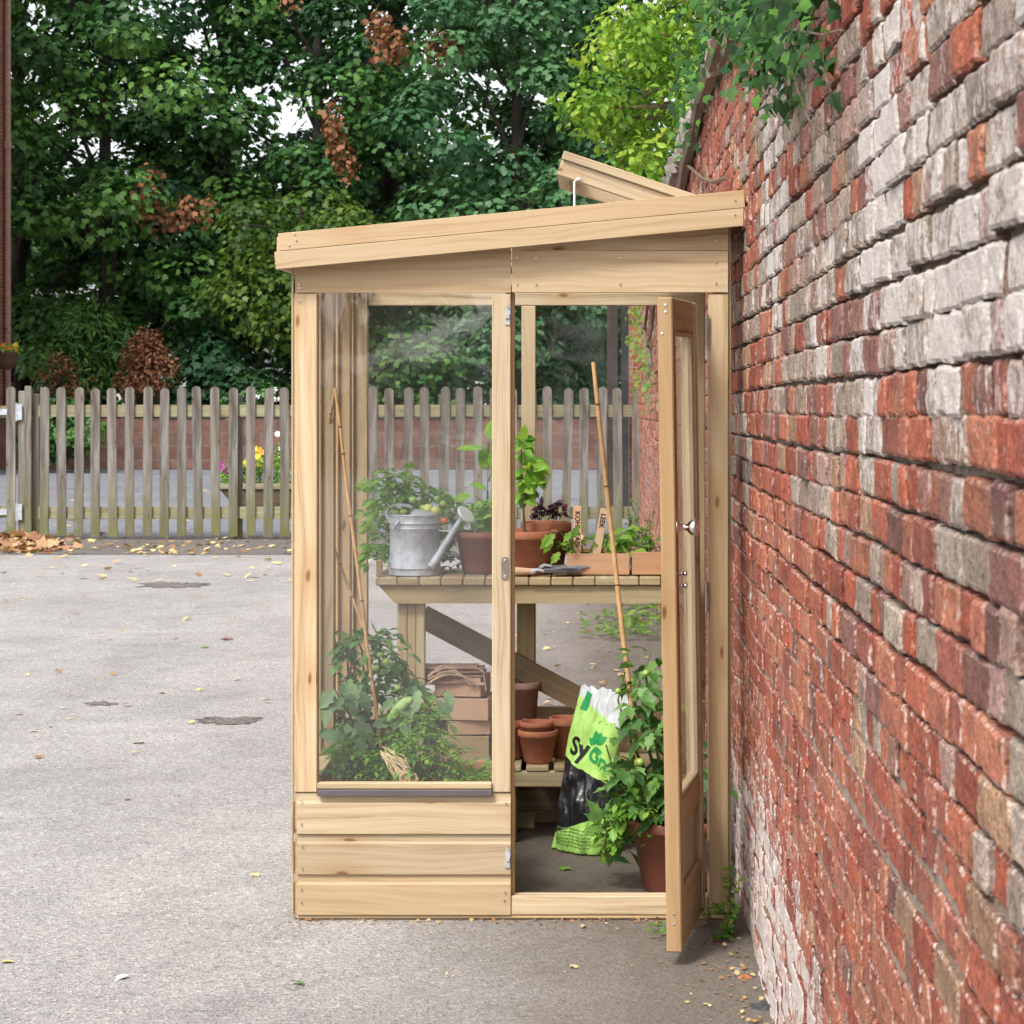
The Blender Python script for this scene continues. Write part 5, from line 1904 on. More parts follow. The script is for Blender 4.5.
def trowel(label, a, b, bl, Y, bladew, up):
    """handle from a to b (pixels), blade on to bl"""
    A, B, C_ = at(*a, Y), at(*b, Y), at(*bl, Y)
    root = thing('hand_trowel', label, 'trowel', A)
    m = MB()
    m.tube([A, A + (B - A) * .15, (A + B) / 2, B], [.012, .0155, .0145, .011], 14)
    clean_smooth(m.build('handle', 'label_wood', root))
    m = MB()
    n1 = B + (C_ - B) * .22
    m.tube([B + (A - B) * .08, B, B + (C_ - B) * .10 + Vector((0, 0, .006)), n1], [.0125, .012, .006, .006], 10)
    t = bmesh.new()
    rows = []
    d = (C_ - n1)
    dl = d.length
    d.normalize()
    sd_ = Vector((0, 1, 0))
    n = sd_.cross(d).normalized() * (1 if up else -1)
    for i in range(12):
        f = i / 11
        w = bladew * (min(1, .55 + f * 1.2) if f < .62 else math.sqrt(max(0.004, 1 - ((f - .62) / .38) ** 2)))
        rows.append([t.verts.new(n1 + d * dl * f + sd_ * w * s + n * (.014 * s * s - .006)) for s in (-1, -.6, -.2, .2, .6, 1)])
    for i in range(11):
        for k in range(5):
            t.faces.new((rows[i][k], rows[i][k + 1], rows[i + 1][k + 1], rows[i + 1][k]))
    bmesh.ops.solidify(t, geom=list(t.faces), thickness=.002)
    m.merge(t)
    clean_smooth(m.build('blade', 'galvanised', root))


trowel('hand trowel with wooden handle lying in front of the terracotta pots', (512, 571), (533, 571.5), (582, 570.5), 8.885, .036, False)
trowel('second trowel with bright blade resting on the other trowel', (520, 566), (540, 567), (594, 564.5), 8.94, .034, True)


# ================================================================== CANES
def cane(label, a, b, Ya, Yb, r, nodes):
    A, B = at(*a, Ya), at(*b, Yb)
    if B.z < .005:
        B.z = .005
    root = thing('bamboo_cane', label, 'garden cane', B)
    m = MB()
    P = [A + (B - A) * f for f in np.linspace(0, 1, 12)]
    P = [p + Vector((noise.noise(p * 3) * .006, noise.noise(p * 3 + Vector((9, 0, 0))) * .006, 0)) for p in P]
    m.tube(P, [r * (.8 + .2 * i / 11) for i in range(12)], 10)
    clean_smooth(m.build('cane', 'bamboo', root))
    m = MB()
    for f in nodes:
        i = f * 11
        p = P[int(i)] + (P[min(11, int(i) + 1)] - P[int(i)]) * (i - int(i))
        d = (B - A).normalized()
        m.lathe([(r * .8, -.004), (r * 1.18, -.001), (r * 1.18, .001), (r * .8, .004)], p, 10, d.to_track_quat('Z', 'Y').to_matrix().to_4x4())
    m.build('node', 'bamboo_node', root)


cane('thick bamboo cane rising from the potted tomato past the bench', (593.5, 362), (640, 790), 8.16, 8.16, .0095, (.098, .29, .52, .7))
cane('thin bamboo cane leaning over the tomato plants inside the left window', (334.5, 388), (384, 775), 8.02, 8.02, .0065, (.1, .17, .33, .55, .75, .9))
cane('second thin cane leaning low behind the left window corner', (329, 532), (368, 640), 8.25, 8.25, .005, (.3, .6))
cane('short pale cane added as the glass reflection of the thin cane in the left window', (334.2, 389), (322, 470), 8.1, 8.3, .0055, (.3, .7))  # solid cane put in for the reflection of the thin cane in the pane

# ================================================================== RAISED BED AND THE PLANTS BEHIND THE LEFT WINDOW
bed = tray('raised_bed', 'wooden raised bed of leafy plants just inside the left window', -.885, -.36, 7.80, 8.36, .003, .40, 'tray_wood', True, t_=.022, cat='raised bed')
def keep_bed(p):
    return p[0] > XL + .075 and p[1] > YF + .07


tb = thing('tomato_plant', 'tall sprawling tomato plant leaning up the cane in the left window', 'plant', (wx(372, 8.15), 8.15, .34))
L = Leaves(keep_bed); lines = []
Yq = 8.15
paths = [[(372, 770), (366, 700), (362, 650), (352, 630)], [(372, 770), (378, 690), (380, 640), (372, 624)], [(374, 765), (392, 700), (404, 680), (392, 650), (376, 640)], [(370, 770), (345, 720), (332, 700)], [(374, 770), (410, 730), (424, 705), (440, 710)], [(372, 770), (350, 690), (346, 645)], [(376, 770), (400, 735), (412, 688), (404, 668)]]
for pth in paths:
    yy = Yq + random.uniform(-.1, .1)
    P = [at(q[0], q[1], yy + .04 * i) for i, q in enumerate(pth)]
    lines.append(P)
    for i in range(len(P) - 1):
        for f in np.linspace(0.15 if i else .45, 1, 4):
            c = P[i] + (P[i + 1] - P[i]) * float(f)
            for _ in range(2):
                L.compound(c, (random.uniform(-1, 1), random.uniform(-1, .2), random.uniform(-.5, .35)), random.uniform(.07, .12), 3, .046, random.choice((.25, .45, .55, .75)))
L.build('foliage', T_TOMATO, 'tomato_leaf', tb)
stems_mesh(tb, lines, 'stem', .006, .003)
fruit(tb, [at(q[0], q[1], 8.02) for q in ((376, 668), (380, 655), (386, 662), (362, 700), (398, 688))], .014, 'tomato_green')
tb2 = thing('marrow_plant', 'grey green broad leaved marrow plant at the left of the raised bed', 'plant', (wx(345, 8.0), 8.0, .34))
L = Leaves(keep_bed); lines = []
for (qx, qy, dx_, dz_, s) in ((335, 690, -.7, -.7, .12), (345, 700, -.8, -.3, .11), (352, 683, .2, -.9, .12), (362, 690, .3, -.8, .11), (348, 740, -.9, .3, .14), (340, 735, .8, .35, .14), (372, 725, .8, .2, .10), (330, 705, -.3, -.9, .10), (366, 735, -.4, -.8, .12), (358, 720, .5, -.6, .12), (395, 700, .6, -.5, .12), (402, 720, .4, -.8, .10), (436, 700, .6, -.6, .11), (446, 690, .3, -.9, .10), (420, 690, -.3, -.8, .12)):
    p = at(qx, qy, 7.97 + random.uniform(-.06, .06))
    L.add(p, (dx_, -.35, dz_), (random.gauss(0, .3), -.8, .55), s * .78, random.uniform(.3, .9))
    L.add(p + Vector((random.uniform(-.03, .03), .02, random.uniform(-.03, .03))), (-dx_, -.35, dz_), (random.gauss(0, .4), -.7, .55), s * .55, random.uniform(.2, .8))
    b = at(370 + random.uniform(-12, 12), 775, 8.05)
    lines.append([b, (b + p) / 2 + Vector((0, .03, .03)), p])
L.build('foliage', T_TOMATO, 'grey_leaf', tb2)
stems_mesh(tb2, lines, 'stem', .004, .002)
mf = []
for (a, b, r) in (((388, 721), (413, 698), .019),):
    A, B = at(*a, 7.93), at(*b, 7.90)
    m = MB()
    m.tube([A, A + (B - A) * .1, A + (B - A) * .35 + Vector((0, 0, .008)), A + (B - A) * .75 + Vector((0, 0, .008)), A + (B - A) * .94, B], [.006, r * .7, r, r * .95, r * .6, .004], 16)
    clean_smooth(m.build('fruit', 'marrow', tb2))
tb3 = thing('feathery_plant', 'low bright green feathery plants along the front of the raised bed', 'plant', (wx(400, 7.9), 7.9, .34))
L = Leaves(keep_bed); lines = []
for i in range(190):
    u = random.random()
    qx = 330 + 160 * u
    hump = 38 * math.exp(-((qx - 352) / 24) ** 2) + 74 * math.exp(-((qx - 420) / 26) ** 2) + 10
    qy = 786 - random.random() ** .7 * hump
    yy = 7.86 + random.uniform(0, .16)
    c = at(qx, qy, yy)
    b = at(qx + (random.uniform(-8, 8)), 800, yy)
    lines.append([b, (b + c) / 2 + Vector((0, 0, .01)), c])
    for _ in range(2):
        L.compound(c, (random.uniform(-1, 1), random.uniform(-1, .1), random.uniform(-.2, .6)), random.uniform(.06, .11), 5, .022, random.uniform(.25, .8) - (.15 if qx < 390 else 0))
L.build('foliage', T_TOMATO, 'bright_leaf', tb3)
stems_mesh(tb3, lines, 'stem', .0025, .001)
# raffia
m = MB()
for i in range(26):
    a = at(random.uniform(380, 388), random.uniform(745, 760), 7.835); b = at(random.uniform(395, 414), random.uniform(776, 786), 7.80)
    c = (a + b) / 2 + Vector((random.uniform(-.02, .03), -.02, random.uniform(-.01, .03)))
    m.tube([a, c, b], .0018, 5)
for i in range(3):
    c = at(409, 778, 7.80)
    m.tube([c + Vector((.022 * math.cos(t * .7) * (1 + .2 * i), -.006 * i, .016 * math.sin(t * .7) * (1 + .2 * i))) for t in range(10)], .0018, 5)
tag(m.build('raffia_bundle', 'raffia', origin=at(395, 775, 7.82)), 'pale raffia strands tied low on the thin cane in the left window', 'twine')

# ================================================================== STACKED TRAYS AND TWINE
zb_ = ZS + .001
bs = [('wooden tray at the bottom of the stack on the lower shelf', 440, 489, .103, 'bench_wood', 0.0, 8.93, .2),
      ('shallow kraft card box third from the top of the stack', 446, 488, .055, 'kraft', .10, 8.94, .2),
      ('kraft card box second from the top of the stack', 428, 492, .085, 'kraft', -.12, 8.93, .22)]
for lab, qa, qb, h, mt, yw, yy, dp_ in bs:
    tray('stacked_box', lab, wx(qa, yy), wx(qb, yy), yy, yy + dp_, zb_, h, mt, False, yw, cat='box')
    zb_ += h + .002
root = tray('stacked_box', 'topmost kraft card box holding folded brown card tied with twine', wx(438, 8.95), wx(485, 8.95), 8.95, 9.14, zb_, .075, 'kraft', False, -.16, cat='box')
m = MB()
for i in range(9):
    f = i / 8
    m.box((wx(452, 9.0) + random.uniform(-.012, .012), 9.0 + random.uniform(0, .04), zb_ + .05 + .062 * f), (.225 + random.uniform(-.02, .02), .13, .006), M=None, bev=.001)
cd = tag(m.build('folded_card', 'kraft_dark', origin=(wx(452, 9.0), 9.03, zb_ + .04)), 'wad of folded dark brown card in the topmost box of the stack', 'card')
m = MB()
for k in range(5):
    P = []
    for t in range(9):
        u = t / 8
        P.append(Vector((wx(428 + 56 * u, 8.93), 8.925 + random.uniform(-.006, .004), zb_ + .055 + .065 * math.sin(math.pi * min(1, u * 1.15 + .04 * k)) * (.55 + .12 * k) + random.uniform(-.004, .004))))
    m.tube(P, .0026, 6)
m.tube([Vector((wx(475, 8.93), 8.925, zb_ + .12)), Vector((wx(484, 8.93), 8.92, zb_ + .10)), Vector((wx(486, 8.93), 8.92, zb_ + .03))], .0026, 6)
tag(m.build('twine', 'cord', origin=(wx(455, 8.95), 8.93, zb_ + .06)), 'loose loops of brown twine over the stacked boxes', 'twine')

# ================================================================== COMPOST BAG
Bc = Vector((wx(579, 8.74), 8.75, .003))
bag = thing('compost_bag', 'white lime and black plastic compost bag slumped below the bench', 'bag', Bc)
BW, BH, BYAW = .120, .605, R(33)
cy, sy = math.cos(BYAW), math.sin(BYAW)


def bag_pt(u, v, side, off=0.0):
    """u across 0..1, v up 0..1, side -1 front, +1 back"""
    x = (2 * u - 1)
    w = BW * (1 - .07 * math.sin(math.pi * v) + (.02 if v > .9 else 0))
    d = .062 * (1 - v ** 2.2) + .004
    d *= (.75 + .25 * min(1, v / .1)) * (1 + .15 * math.sin(v * 9 + x * 2))
    yy = side * d * math.sqrt(max(0, 1 - abs(x) ** 3.2))
    lx = x * w + .085 * v ** 1.2 + .012 * math.sin(v * 7)
    ly = yy + .06 * v
    wr = noise.noise(Vector((x * 2.1, v * 5, side * 3.1))) * .018 + (noise.noise(Vector((x * 6 + v * 4, v * 9, side * 1.7))) * .012 + noise.noise(Vector((x * 14, v * 16 + x * 6, side))) * .004) * (1.0 if v < .48 or v > .8 else .35)
    wr *= min(1, 6 * (1 - abs(x)) + .15)
    ly += side * wr - (off if side < 0 else 0)
    z = v * BH + .012 * noise.noise(Vector((x * 4, side * .4, v * 3 + 5))) * v
    if v > .97:
        z += .004 * math.sin(x * 19) * (v - .97) / .03
    z += max(0, .022 * (x + .2)) * (-1 if v > .8 else 0)
    return Bc + Vector((lx * cy + ly * sy, -lx * sy + ly * cy, max(0.002, z)))


NU, NV = 44, 84
bm = bmesh.new()
lay = bm.loops.layers.uv.new('UVMap')
grid = []
for j in range(NV + 1):
    v = j / NV
    ring = [bm.verts.new(bag_pt(i / NU, v, -1)) for i in range(NU + 1)] + [bm.verts.new(bag_pt(1 - i / NU, v, 1)) for i in range(1, NU)]
    grid.append(ring)
T = len(grid[0])
for j in range(NV):
    for i in range(T):
        f = bm.faces.new((grid[j][i], grid[j][(i + 1) % T], grid[j + 1][(i + 1) % T], grid[j + 1][i]))
        for l, (ii, jj) in zip(f.loops, ((i, j), (i + 1, j), (i + 1, j + 1), (i, j + 1))):
            uu = ii / NU if ii <= NU else 2 - ii / NU
            l[lay].uv = (uu, jj / NV)
bm.faces.new(grid[0][::-1])
bmesh.ops.recalc_face_normals(bm, faces=list(bm.faces))
me = bpy.data.meshes.new('film')
bm.to_mesh(me)
bm.free()
link('film', me, ['bag_film'], bag, None, True)


def on_bag(me, u0, v0, su, sv, rot=0.0):
    """wraps flat lettering on to the front of the bag"""
    bm = bmesh.new()
    bm.from_mesh(me)
    bmesh.ops.triangulate(bm, faces=list(bm.faces))
    bmesh.ops.subdivide_edges(bm, edges=[e for e in bm.edges if e.calc_length() > .12], cuts=1)
    bmesh.ops.triangulate(bm, faces=list(bm.faces))
    c, s = math.cos(rot), math.sin(rot)
    for v in bm.verts:
        x, y = v.co.x * c - v.co.y * s, v.co.x * s + v.co.y * c
        v.co = bag_pt(u0 + x * su, v0 + y * sv, -1, .0022)
    bm.to_mesh(me)
    bm.free()
    return me


ku, kv = 1 / (2 * BW), 1 / BH
link('lettering', on_bag(text_mesh('Sy', .092, True), .33, .635, ku * 1.15, kv, -.10), ['text_black'], bag)
link('lettering', on_bag(text_mesh('Gro', .075, True), .80, .57, ku, kv, -.5), ['text_green'], bag)
# leaf emblem
bm = bmesh.new()
for (ox_, oy_, a, l) in ((0, 0, 1.9, .05), (0, 0, 1.2, .045), (0, .0, .5, .05), (0, .0, 2.7, .045), (.0, -.01, -1.0, .04)):
    P = []
    for k in range(12):
        f = k / 11
        w = .30 * l * math.sin(math.pi * f) ** .8
        P.append((f * l, w))
    for k in range(10, 0, -1):
        P.append((P[k][0], -P[k][1]))
    vs = [bm.verts.new((ox_ + x * math.cos(a) - y * math.sin(a), oy_ + x * math.sin(a) + y * math.cos(a), 0)) for x, y in P]
    bm.faces.new(vs)
me = bpy.data.meshes.new('emblem')
bm.to_mesh(me)
bm.free()
link('emblem', on_bag(me, .66, .67, ku, kv), ['text_green'], bag)
bm = bmesh.new()
vs = [bm.verts.new(p) for p in ((-.016, -.04, 0), (.016, -.045, 0), (.018, .035, 0), (-.012, .045, 0))]
bm.faces.new(vs)
bmesh.ops.subdivide_edges(bm, edges=list(bm.edges), cuts=4, use_grid_fill=True)
me = bpy.data.meshes.new('emblem')
bm.to_mesh(me)
bm.free()
link('emblem', on_bag(me, .20, .915, ku, kv * .8), ['text_green'], bag)
# rows of small print too fine to read, as thin broken bars
bm = bmesh.new()
for row in range(6):
    x = -.09
    while x < .08:
        w = random.uniform(.006, .02)
        y = .032 - row * .0125
        g = [[bm.verts.new((x + w * i / 2, y + hh, 0)) for i in range(3)] for hh in (0, .005)]
        for i in range(2):
            bm.faces.new((g[0][i], g[0][i + 1], g[1][i + 1], g[1][i]))
        x += w + .004
me = bpy.data.meshes.new('small_print')
bm.to_mesh(me)
bm.free()
link('small_print', on_bag(me, .47, .095, ku, kv, -.03), ['text_olive'], bag)

# ================================================================== TOMATO IN THE BIG POT BY THE DOOR
dp = thing('tomato_plant', 'leafy tomato plant with green fruit in the big pot by the door', 'plant', (XP, YP, .22))
def keep_plant(p):
    qx = VX + F * p[0] / p[1]
    qy = VY - F * (p[2] - CH) / p[1]
    lim = 612 + 14 * max(0, min(1, (735 - qy) / 60)) - 12 * max(0, min(1, (qy - 790) / 40))
    return qx > lim + random.uniform(-7, 7) and qy < 850 + random.uniform(-6, 14) and not (qy > 815 and qx > 628 and random.random() < .8)


L = Leaves(keep_plant); lines = []
Yq = YP
pth = [[(672, 830), (662, 780), (652, 720), (645, 670), (652, 650)], [(672, 830), (650, 780), (630, 740), (618, 700), (625, 672)], [(672, 830), (640, 800), (615, 775), (606, 745)], [(670, 832), (640, 812), (612, 815), (596, 840)],
       [(676, 830), (672, 770), (668, 720), (664, 665)], [(674, 832), (650, 800), (640, 770)], [(676, 832), (690, 780), (700, 730)], [(670, 832), (632, 790), (612, 800), (604, 850)], [(672, 830), (646, 740), (634, 700), (640, 680)]]
for P_ in pth:
    yy = Yq + random.uniform(-.08, .08)
    P = [at(q[0], q[1], yy + random.uniform(-.04, .04)) for i, q in enumerate(P_)]
    lines.append(P)
    for i in range(len(P) - 1):
        for f in np.linspace(.3 if i == 0 else .1, 1, 5):
            c = P[i] + (P[i + 1] - P[i]) * float(f)
            if random.random() < .85:
                L.compound(c, (random.uniform(-1, .9), random.uniform(-1, .4), random.uniform(-.4, .5)), random.uniform(.08, .14), 2, random.uniform(.055, .09), random.choice((.3, .5, .6, .8)))
L.build('foliage', T_TOMATO, 'tomato_leaf', dp)
L = Leaves(keep_plant)
for i in range(75):
    c = at(random.uniform(595, 668), random.uniform(775, 850), Yq + random.uniform(-.16, .02))
    if c.x > XP - .17 and random.random() < .6:
        c.z = max(c.z, .30)
    L.compound(c, (random.uniform(-1, 1), random.uniform(-1, .3), random.uniform(-.6, .5)), random.uniform(.05, .09), 2, random.uniform(.025, .045), random.uniform(.3, .9))
L.build('foliage', T_TOMATO, 'bright_leaf', dp)
stems_mesh(dp, lines, 'stem', .007, .003)
fruit(dp, [at(q[0], q[1], Yq - .12) for q in ((646, 673), (618, 691), (638, 798), (661, 818), (662, 832), (650, 835), (640, 762))], .0135, 'tomato_green')
fruit(dp, [at(615, 761, Yq - .10), at(631, 757, Yq - .06)], .016, 'tomato_green')

# ================================================================== WEEDS, STONES AND LOOSE LEAVES OUTSIDE
wd = thing('wall_weed', 'straggly green weed growing up between greenhouse post and brick wall', 'weed', (.47, 7.48, 0))
L = Leaves(); lines = []
for base, tip in (((727, 940), (729, 862)), ((724, 948), (736, 880)), ((722, 905), (705, 915)), ((724, 935), (734, 905)), ((723, 950), (728, 925))):
    a = at(*base, 7.42); a.z = max(.003, a.z); b = at(*tip, 7.42)
    a.x = min(a.x, .475); b.x = min(b.x, .475)
    lines.append([a, (a + b) / 2 + Vector((.008, -.01, 0)), b])
    for k in range(30):
        f = random.random()
        L.add(a + (b - a) * f + Vector((random.gauss(0, .008), random.gauss(-.01, .012), random.gauss(0, .006))), (random.uniform(-1, 1), random.uniform(-1, .3), random.uniform(-.3, .7)), (random.gauss(0, .4), -.6, .7), random.uniform(.014, .026), random.uniform(.3, .9))
for k in range(14):
    p = at(722 + random.uniform(-5, 5), 956 + random.uniform(-6, 4), 7.36); p.z = max(.008, p.z)
    L.add(p, (random.uniform(-1, 1), random.uniform(-1, 0), .3), (0, -.4, 1), .032, .4)
L.build('foliage', T_OVATE, 'weed_leaf', wd)
stems_mesh(wd, lines, 'stem_brown', .0028, .001)
wd = thing('ground_weed', 'small round leaved green weed by the open door foot', 'weed', (.17, 7.42, 0))
L = Leaves()
for k in range(16):
    L.add((wx(658, 7.42) + random.gauss(0, .022), 7.42 + random.gauss(0, .05), random.uniform(.006, .03)), (random.uniform(-1, 1), random.uniform(-1, 1), .15), (random.gauss(0, .2), -.2, 1), random.uniform(.02, .04), random.uniform(.2, .7))
L.build('foliage', T_OVATE, 'weed_leaf', wd)
wd = thing('ground_weed', 'patch of green weeds by the wall beyond the greenhouse', 'weed', (.33, 15.5, 0))
L = Leaves()
for k in range(150):
    Yq = random.uniform(15.6, 18.3)
    L.add((random.gauss(.36, .09), Yq, random.uniform(.01, .13)), (random.uniform(-1, 1), random.uniform(-1, 1), .3), (random.gauss(0, .3), -.3, 1), random.uniform(.05, .09), random.uniform(.3, .9))
for k in range(70):
    L.add((random.gauss(.1, .09), random.uniform(15.6, 17.2), random.uniform(.01, .06)), (random.uniform(-1, 1), random.uniform(-1, 1), .3), (random.gauss(0, .3), -.3, 1), random.uniform(.04, .07), random.uniform(.3, .9))
L.build('foliage', T_OVATE, 'weed_leaf', wd)


def lump(name, label, cat, c, s, mat, seed):
    t = bmesh.new()
    bmesh.ops.create_icosphere(t, subdivisions=3, radius=1)
    for v in t.verts:
        k = 1 + noise.noise(v.co * 1.6 + Vector((seed, 0, 0))) * .45
        v.co = Vector((v.co.x * s[0] * k, v.co.y * s[1] * k, max(-.25, v.co.z) * s[2] * k))
    m = MB()
    m.merge(t, Matrix.Translation(Vector(c) + Vector((0, 0, s[2] * .2))))
    tag(m.build(name, mat, origin=c), label, cat)


g = lambda qx, qy: Vector((wx(qx, F * CH / (qy - VY)), F * CH / (qy - VY), 0.0))
lump('slate_piece', 'dark broken slate lying at the foot of the brick wall', 'stone', g(761, 1008), (.030, .028, .010), 'slate', 3)
lump('brick_rubble', 'crumbled brick fragment on the dirt beside the wall foot', 'rubble', g(745, 978), (.018, .02, .008), 'terracotta', 8)
lump('brick_rubble', 'flat dark rubble lump in the corner behind the door', 'rubble', g(700, 925), (.045, .05, .010), 'vine_bark', 12)
lump('mortar_lump', 'pale mortar crumb lying near the wall foot', 'rubble', g(738, 970), (.02, .018, .006), 'stone_cope', 5)


def loose_leaf(label, qx, qy, size, mat, tm=T_MAPLE, nm='fallen_leaf', cat='leaf', curl=.3, group='single fallen leaves'):
    p = g(qx, qy) + Vector((0, 0, size * .10 + .003))
    a = random.uniform(0, 6.28)
    o = leaf_mesh(nm, [tuple(p - Vector((math.cos(a), math.sin(a), 0)) * size / 2)], [(math.cos(a), math.sin(a), random.uniform(-.05, .1))], [(random.gauss(0, .15), random.gauss(0, .15), 1)], [size], [.5], tm, mat, None, (p.x, p.y, 0))
    tag(o, label, cat, group if nm == 'fallen_leaf' else None)


loose_leaf('yellow fallen leaf at the left edge of the tarmac in front', 8, 962, .045, 'leaf_yellow')
loose_leaf('white paper scrap on the tarmac left of the greenhouse', 122, 979, .05, 'paper_scrap', T_OVATE, 'paper_scrap', 'paper')
loose_leaf('lime green fallen leaf alone on the open tarmac', 139, 743, .065, 'leaf_pale')
loose_leaf('dark red curled leaf standing on the tarmac near the fence', 226, 640, .10, 'leaf_red')
loose_leaf('small dark green leaf just left of the red leaf', 205, 648, .06, 'leaf_green')
loose_leaf('bright green leaf on the tarmac in front of the greenhouse corner', 298, 985, .055, 'leaf_green', T_OVATE)
loose_leaf('pale tan leaf on the tarmac beside the greenhouse corner', 256, 876, .045, 'leaf_tan')
loose_leaf('tan leaf below and right of the red leaf', 236, 680, .06, 'leaf_tan')
loose_leaf('pale yellow leaf pair left of the tan leaf', 163, 693, .07, 'leaf_yellow')
loose_leaf('long yellow leaf on the tarmac midway to the fence', 187, 620, .12, 'leaf_yellow', T_NARROW)
loose_leaf('green leaf on the dark floor inside the doorway', 566, 870, .05, 'leaf_green')
loose_leaf('tan leaf lying under the door sill', 583, 928, .05, 'leaf_tan', T_NARROW)
loose_leaf('light tan leaf on the ground before the doorway', 575, 968, .035, 'leaf_tan')
loose_leaf('tiny pale green leaf near the bottom right of the tarmac', 706, 1006, .022, 'leaf_pale', T_OVATE)
loose_leaf('little tan leaf on the bare tarmac left of centre', 128, 800, .035, 'leaf_tan')
loose_leaf('brown leaf curled up near the left edge beyond the middle', 34, 732, .05, 'litter_brown' if False else 'leaf_tan')

# worn dark hollows in the tarmac
def hollow(name, qx, qy, wpx, hpx, seed):
    c = g(qx, qy)
    s = F / c.y
    rx = wpx / 2 / s
    ry = hpx / 2 * c.y / (CH * s)
    bm = bmesh.new()
    vs_ = []
    for k in range(64):
        a = 2 * math.pi * k / 64
        q = 1 + .5 * noise.noise(Vector((math.cos(a) * 1.7, math.sin(a) * 1.7, seed))) + .6 * noise.noise(Vector((math.cos(a) * 5, math.sin(a) * 5, seed)))
        vs_.append(bm.verts.new((c.x + rx * q * math.cos(a), c.y + ry * q * math.sin(a), .004)))
    bm.faces.new(vs_)
    me = bpy.data.meshes.new(name)
    bm.to_mesh(me)
    bm.free()
    link(name, me, ['soil_strip'])['kind'] = 'structure'


hollow('tarmac_hollow', 230, 721, 66, 7, 1.2)
hollow('tarmac_hollow', 98, 704, 30, 4, 4.2)
hollow('tarmac_hollow', 175, 585, 62, 6, 7.2)

# leaf litter along the fence
L = Leaves()
for i in range(250):
    qx = random.uniform(-40, 645)
    Yq = random.choice((random.uniform(23.2, 25.6), random.uniform(20, 25.2), random.uniform(23, 25)))
    if random.random() < .35:
        qx = random.gauss(random.choice((120, 170, 210, 250)), 26)
    p = Vector((wx(qx, Yq), Yq, random.uniform(.012, .03)))
    L.add(p, (random.uniform(-1, 1), random.uniform(-1, 1), random.uniform(-.15, .25)), (random.gauss(0, .3), random.gauss(0, .3), 1), random.uniform(.04, .10), random.random())
for i in range(230):
    Yq = random.uniform(10.5, 22)
    p = Vector((random.uniform(-.9, .42) if i < 180 else wx(random.uniform(0, 290), Yq), Yq, random.uniform(.008, .02)))
    L.add(p, (random.uniform(-1, 1), random.uniform(-1, 1), random.uniform(-.1, .2)), (random.gauss(0, .2), random.gauss(0, .2), 1), random.uniform(.018, .055), random.random())
for i in range(60):
    Yq = random.uniform(26, 38)
    L.add((wx(random.uniform(30, 640), Yq), Yq, .02), (random.uniform(-1, 1), random.uniform(-1, 1), 0), (0, 0, 1), random.uniform(.08, .2), random.uniform(.5, 1))
for i in range(260):
    Yq = random.uniform(4.6, 7.9)
    L.add((min(.485, .47 - abs(random.gauss(0, .07))), Yq, random.uniform(.004, .012)), (random.uniform(-1, 1), random.uniform(-1, 1), random.uniform(-.1, .3)), (random.gauss(0, .4), random.gauss(0, .4), 1), random.uniform(.006, .02), random.random() ** 2 * .8)
for i in range(120):
    L.add((random.uniform(-.6, .4), random.uniform(5.6, 7.6), random.uniform(.004, .008)), (random.uniform(-1, 1), random.uniform(-1, 1), random.uniform(-.1, .2)), (random.gauss(0, .3), random.gauss(0, .3), 1), random.uniform(.004, .012), random.random() * .9)
for i in range(170):
    x = random.uniform(-1.02, .25)
    L.add((x, 7.648 - abs(random.gauss(0, .03)), random.uniform(.003, .009)), (random.uniform(-1, 1), random.uniform(-1, 1), random.uniform(-.1, .3)), (random.gauss(0, .4), random.gauss(0, .4), 1), random.uniform(.004, .015), random.random() ** 2 * .7)
o = L.build('leaf_litter', T_MAPLE, 'litter_leaf')
tag(o, 'scattered yellow and tan leaf litter along the fence foot, yard and wall foot', 'fallen leaves', None, 'stuff')
L = Leaves()
for i in range(420):
    Yq = random.gauss(24.35, .45)
    qx = 8 + abs(random.gauss(0, 26)) * (1 if random.random() < .75 else -1.2)
    h = max(0, .13 * (1 - abs(Yq - 24.4) / 1.0) * (1 - max(0, qx - 6) / 75))
    L.add((wx(qx, Yq), Yq, .012 + h * random.random()), (random.uniform(-1, 1), random.uniform(-1, 1), random.uniform(-.4, .4)), (random.gauss(0, .5), random.gauss(-.2, .5), 1), random.uniform(.09, .17), random.random())
o = L.build('leaf_pile', T_MAPLE, 'litter_brown')
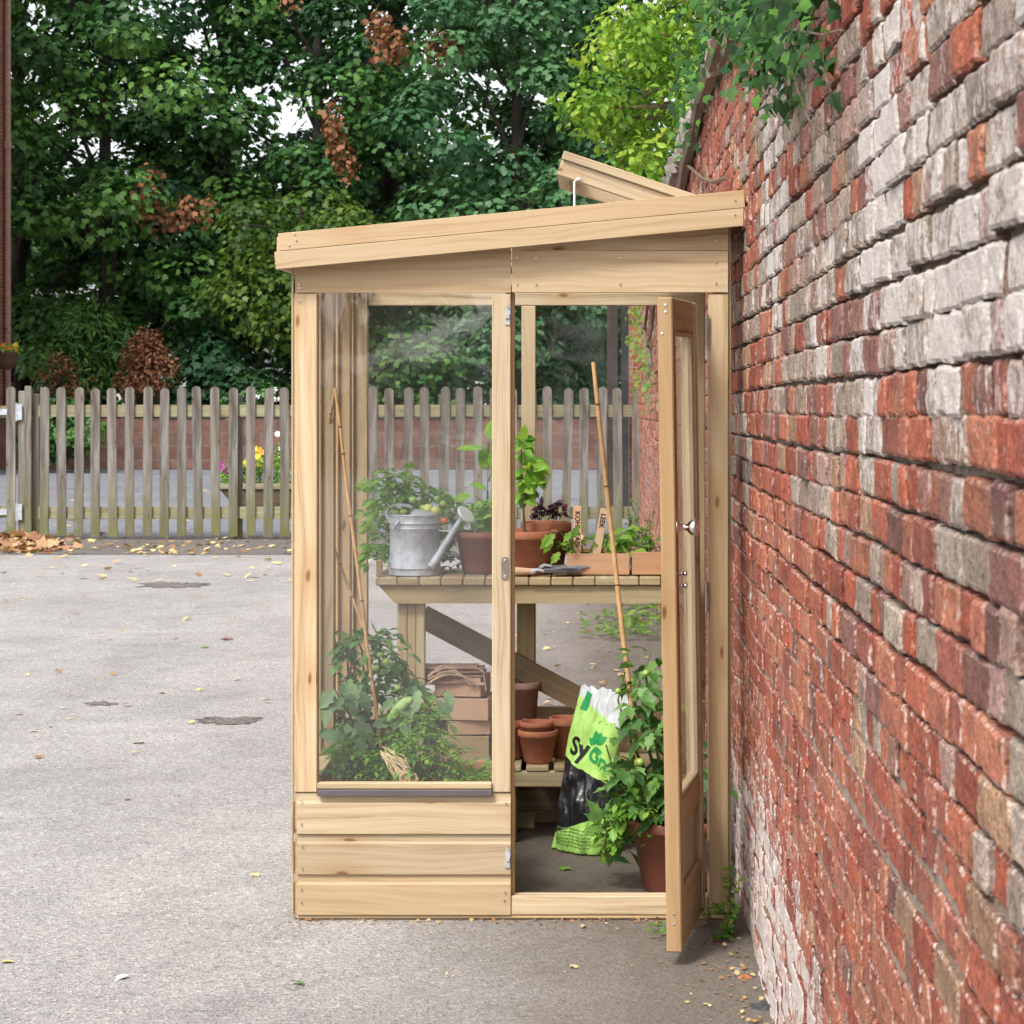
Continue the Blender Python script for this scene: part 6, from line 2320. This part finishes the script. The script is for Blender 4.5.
tag(o, 'heap of brown fallen leaves at the foot of the gate', 'leaf pile', None, 'stuff')

# ================================================================== LIGHT, SKY, CAMERA
EL, ROT = R(50), R(212)
w = bpy.data.worlds.new('World')
SC.world = w
w.use_nodes = True
nt = w.node_tree
nt.nodes.clear()
sky = N(nt, 'ShaderNodeTexSky', {'sky_type': 'NISHITA', 'sun_disc': False, 'sun_elevation': EL, 'sun_rotation': ROT, 'air_density': 1.0, 'dust_density': 3.0, 'ozone_density': 1.0})
hsv = N(nt, 'ShaderNodeHueSaturation', None, Saturation=0.22, Value=1.0, Color=sky.outputs[0])
bg = N(nt, 'ShaderNodeBackground', None, Color=hsv.outputs[0], Strength=0.15)
out = nt.nodes.new('ShaderNodeOutputWorld')
nt.links.new(bg.outputs[0], out.inputs[0])
sl_ = bpy.data.lights.new('sun', 'SUN')
sl_.energy = 1.5
sl_.angle = R(11)
sl_.color = (1.0, 0.96, 0.90)
so = bpy.data.objects.new('sun', sl_)
COL.objects.link(so)
# the lamp shines from the same place in the sky: behind the camera and to its left
az = ROT
dirv = Vector((math.sin(az) * math.cos(EL), math.cos(az) * math.cos(EL), math.sin(EL)))
so.rotation_euler = dirv.to_track_quat('Z', 'Y').to_euler()
so.location = dirv * 30

cam = bpy.data.cameras.new('camera')
cam.sensor_width = 36
cam.sensor_fit = 'HORIZONTAL'
cam.lens = F / 1024 * 36
cam.shift_x = (512 - VX) / 1024
cam.shift_y = -(512 - VY) / 1024
cam.clip_start = 0.1
cam.clip_end = 1500
cam.dof.use_dof = True
cam.dof.focus_distance = 7.75
cam.dof.aperture_fstop = 18.0
co = bpy.data.objects.new('camera', cam)
COL.objects.link(co)
co.location = (0, 0, CH)
co.rotation_euler = (R(90), 0, 0)
SC.camera = co
SC.render.resolution_x = SC.render.resolution_y = 1024
vs = SC.view_settings
vs.view_transform = 'Standard'
vs.look = 'None'
vs.exposure = 1.15
vs.gamma = 1.0
SC.cycles.max_bounces = 10
SC.cycles.transparent_max_bounces = 24
SC.cycles.use_denoising = True
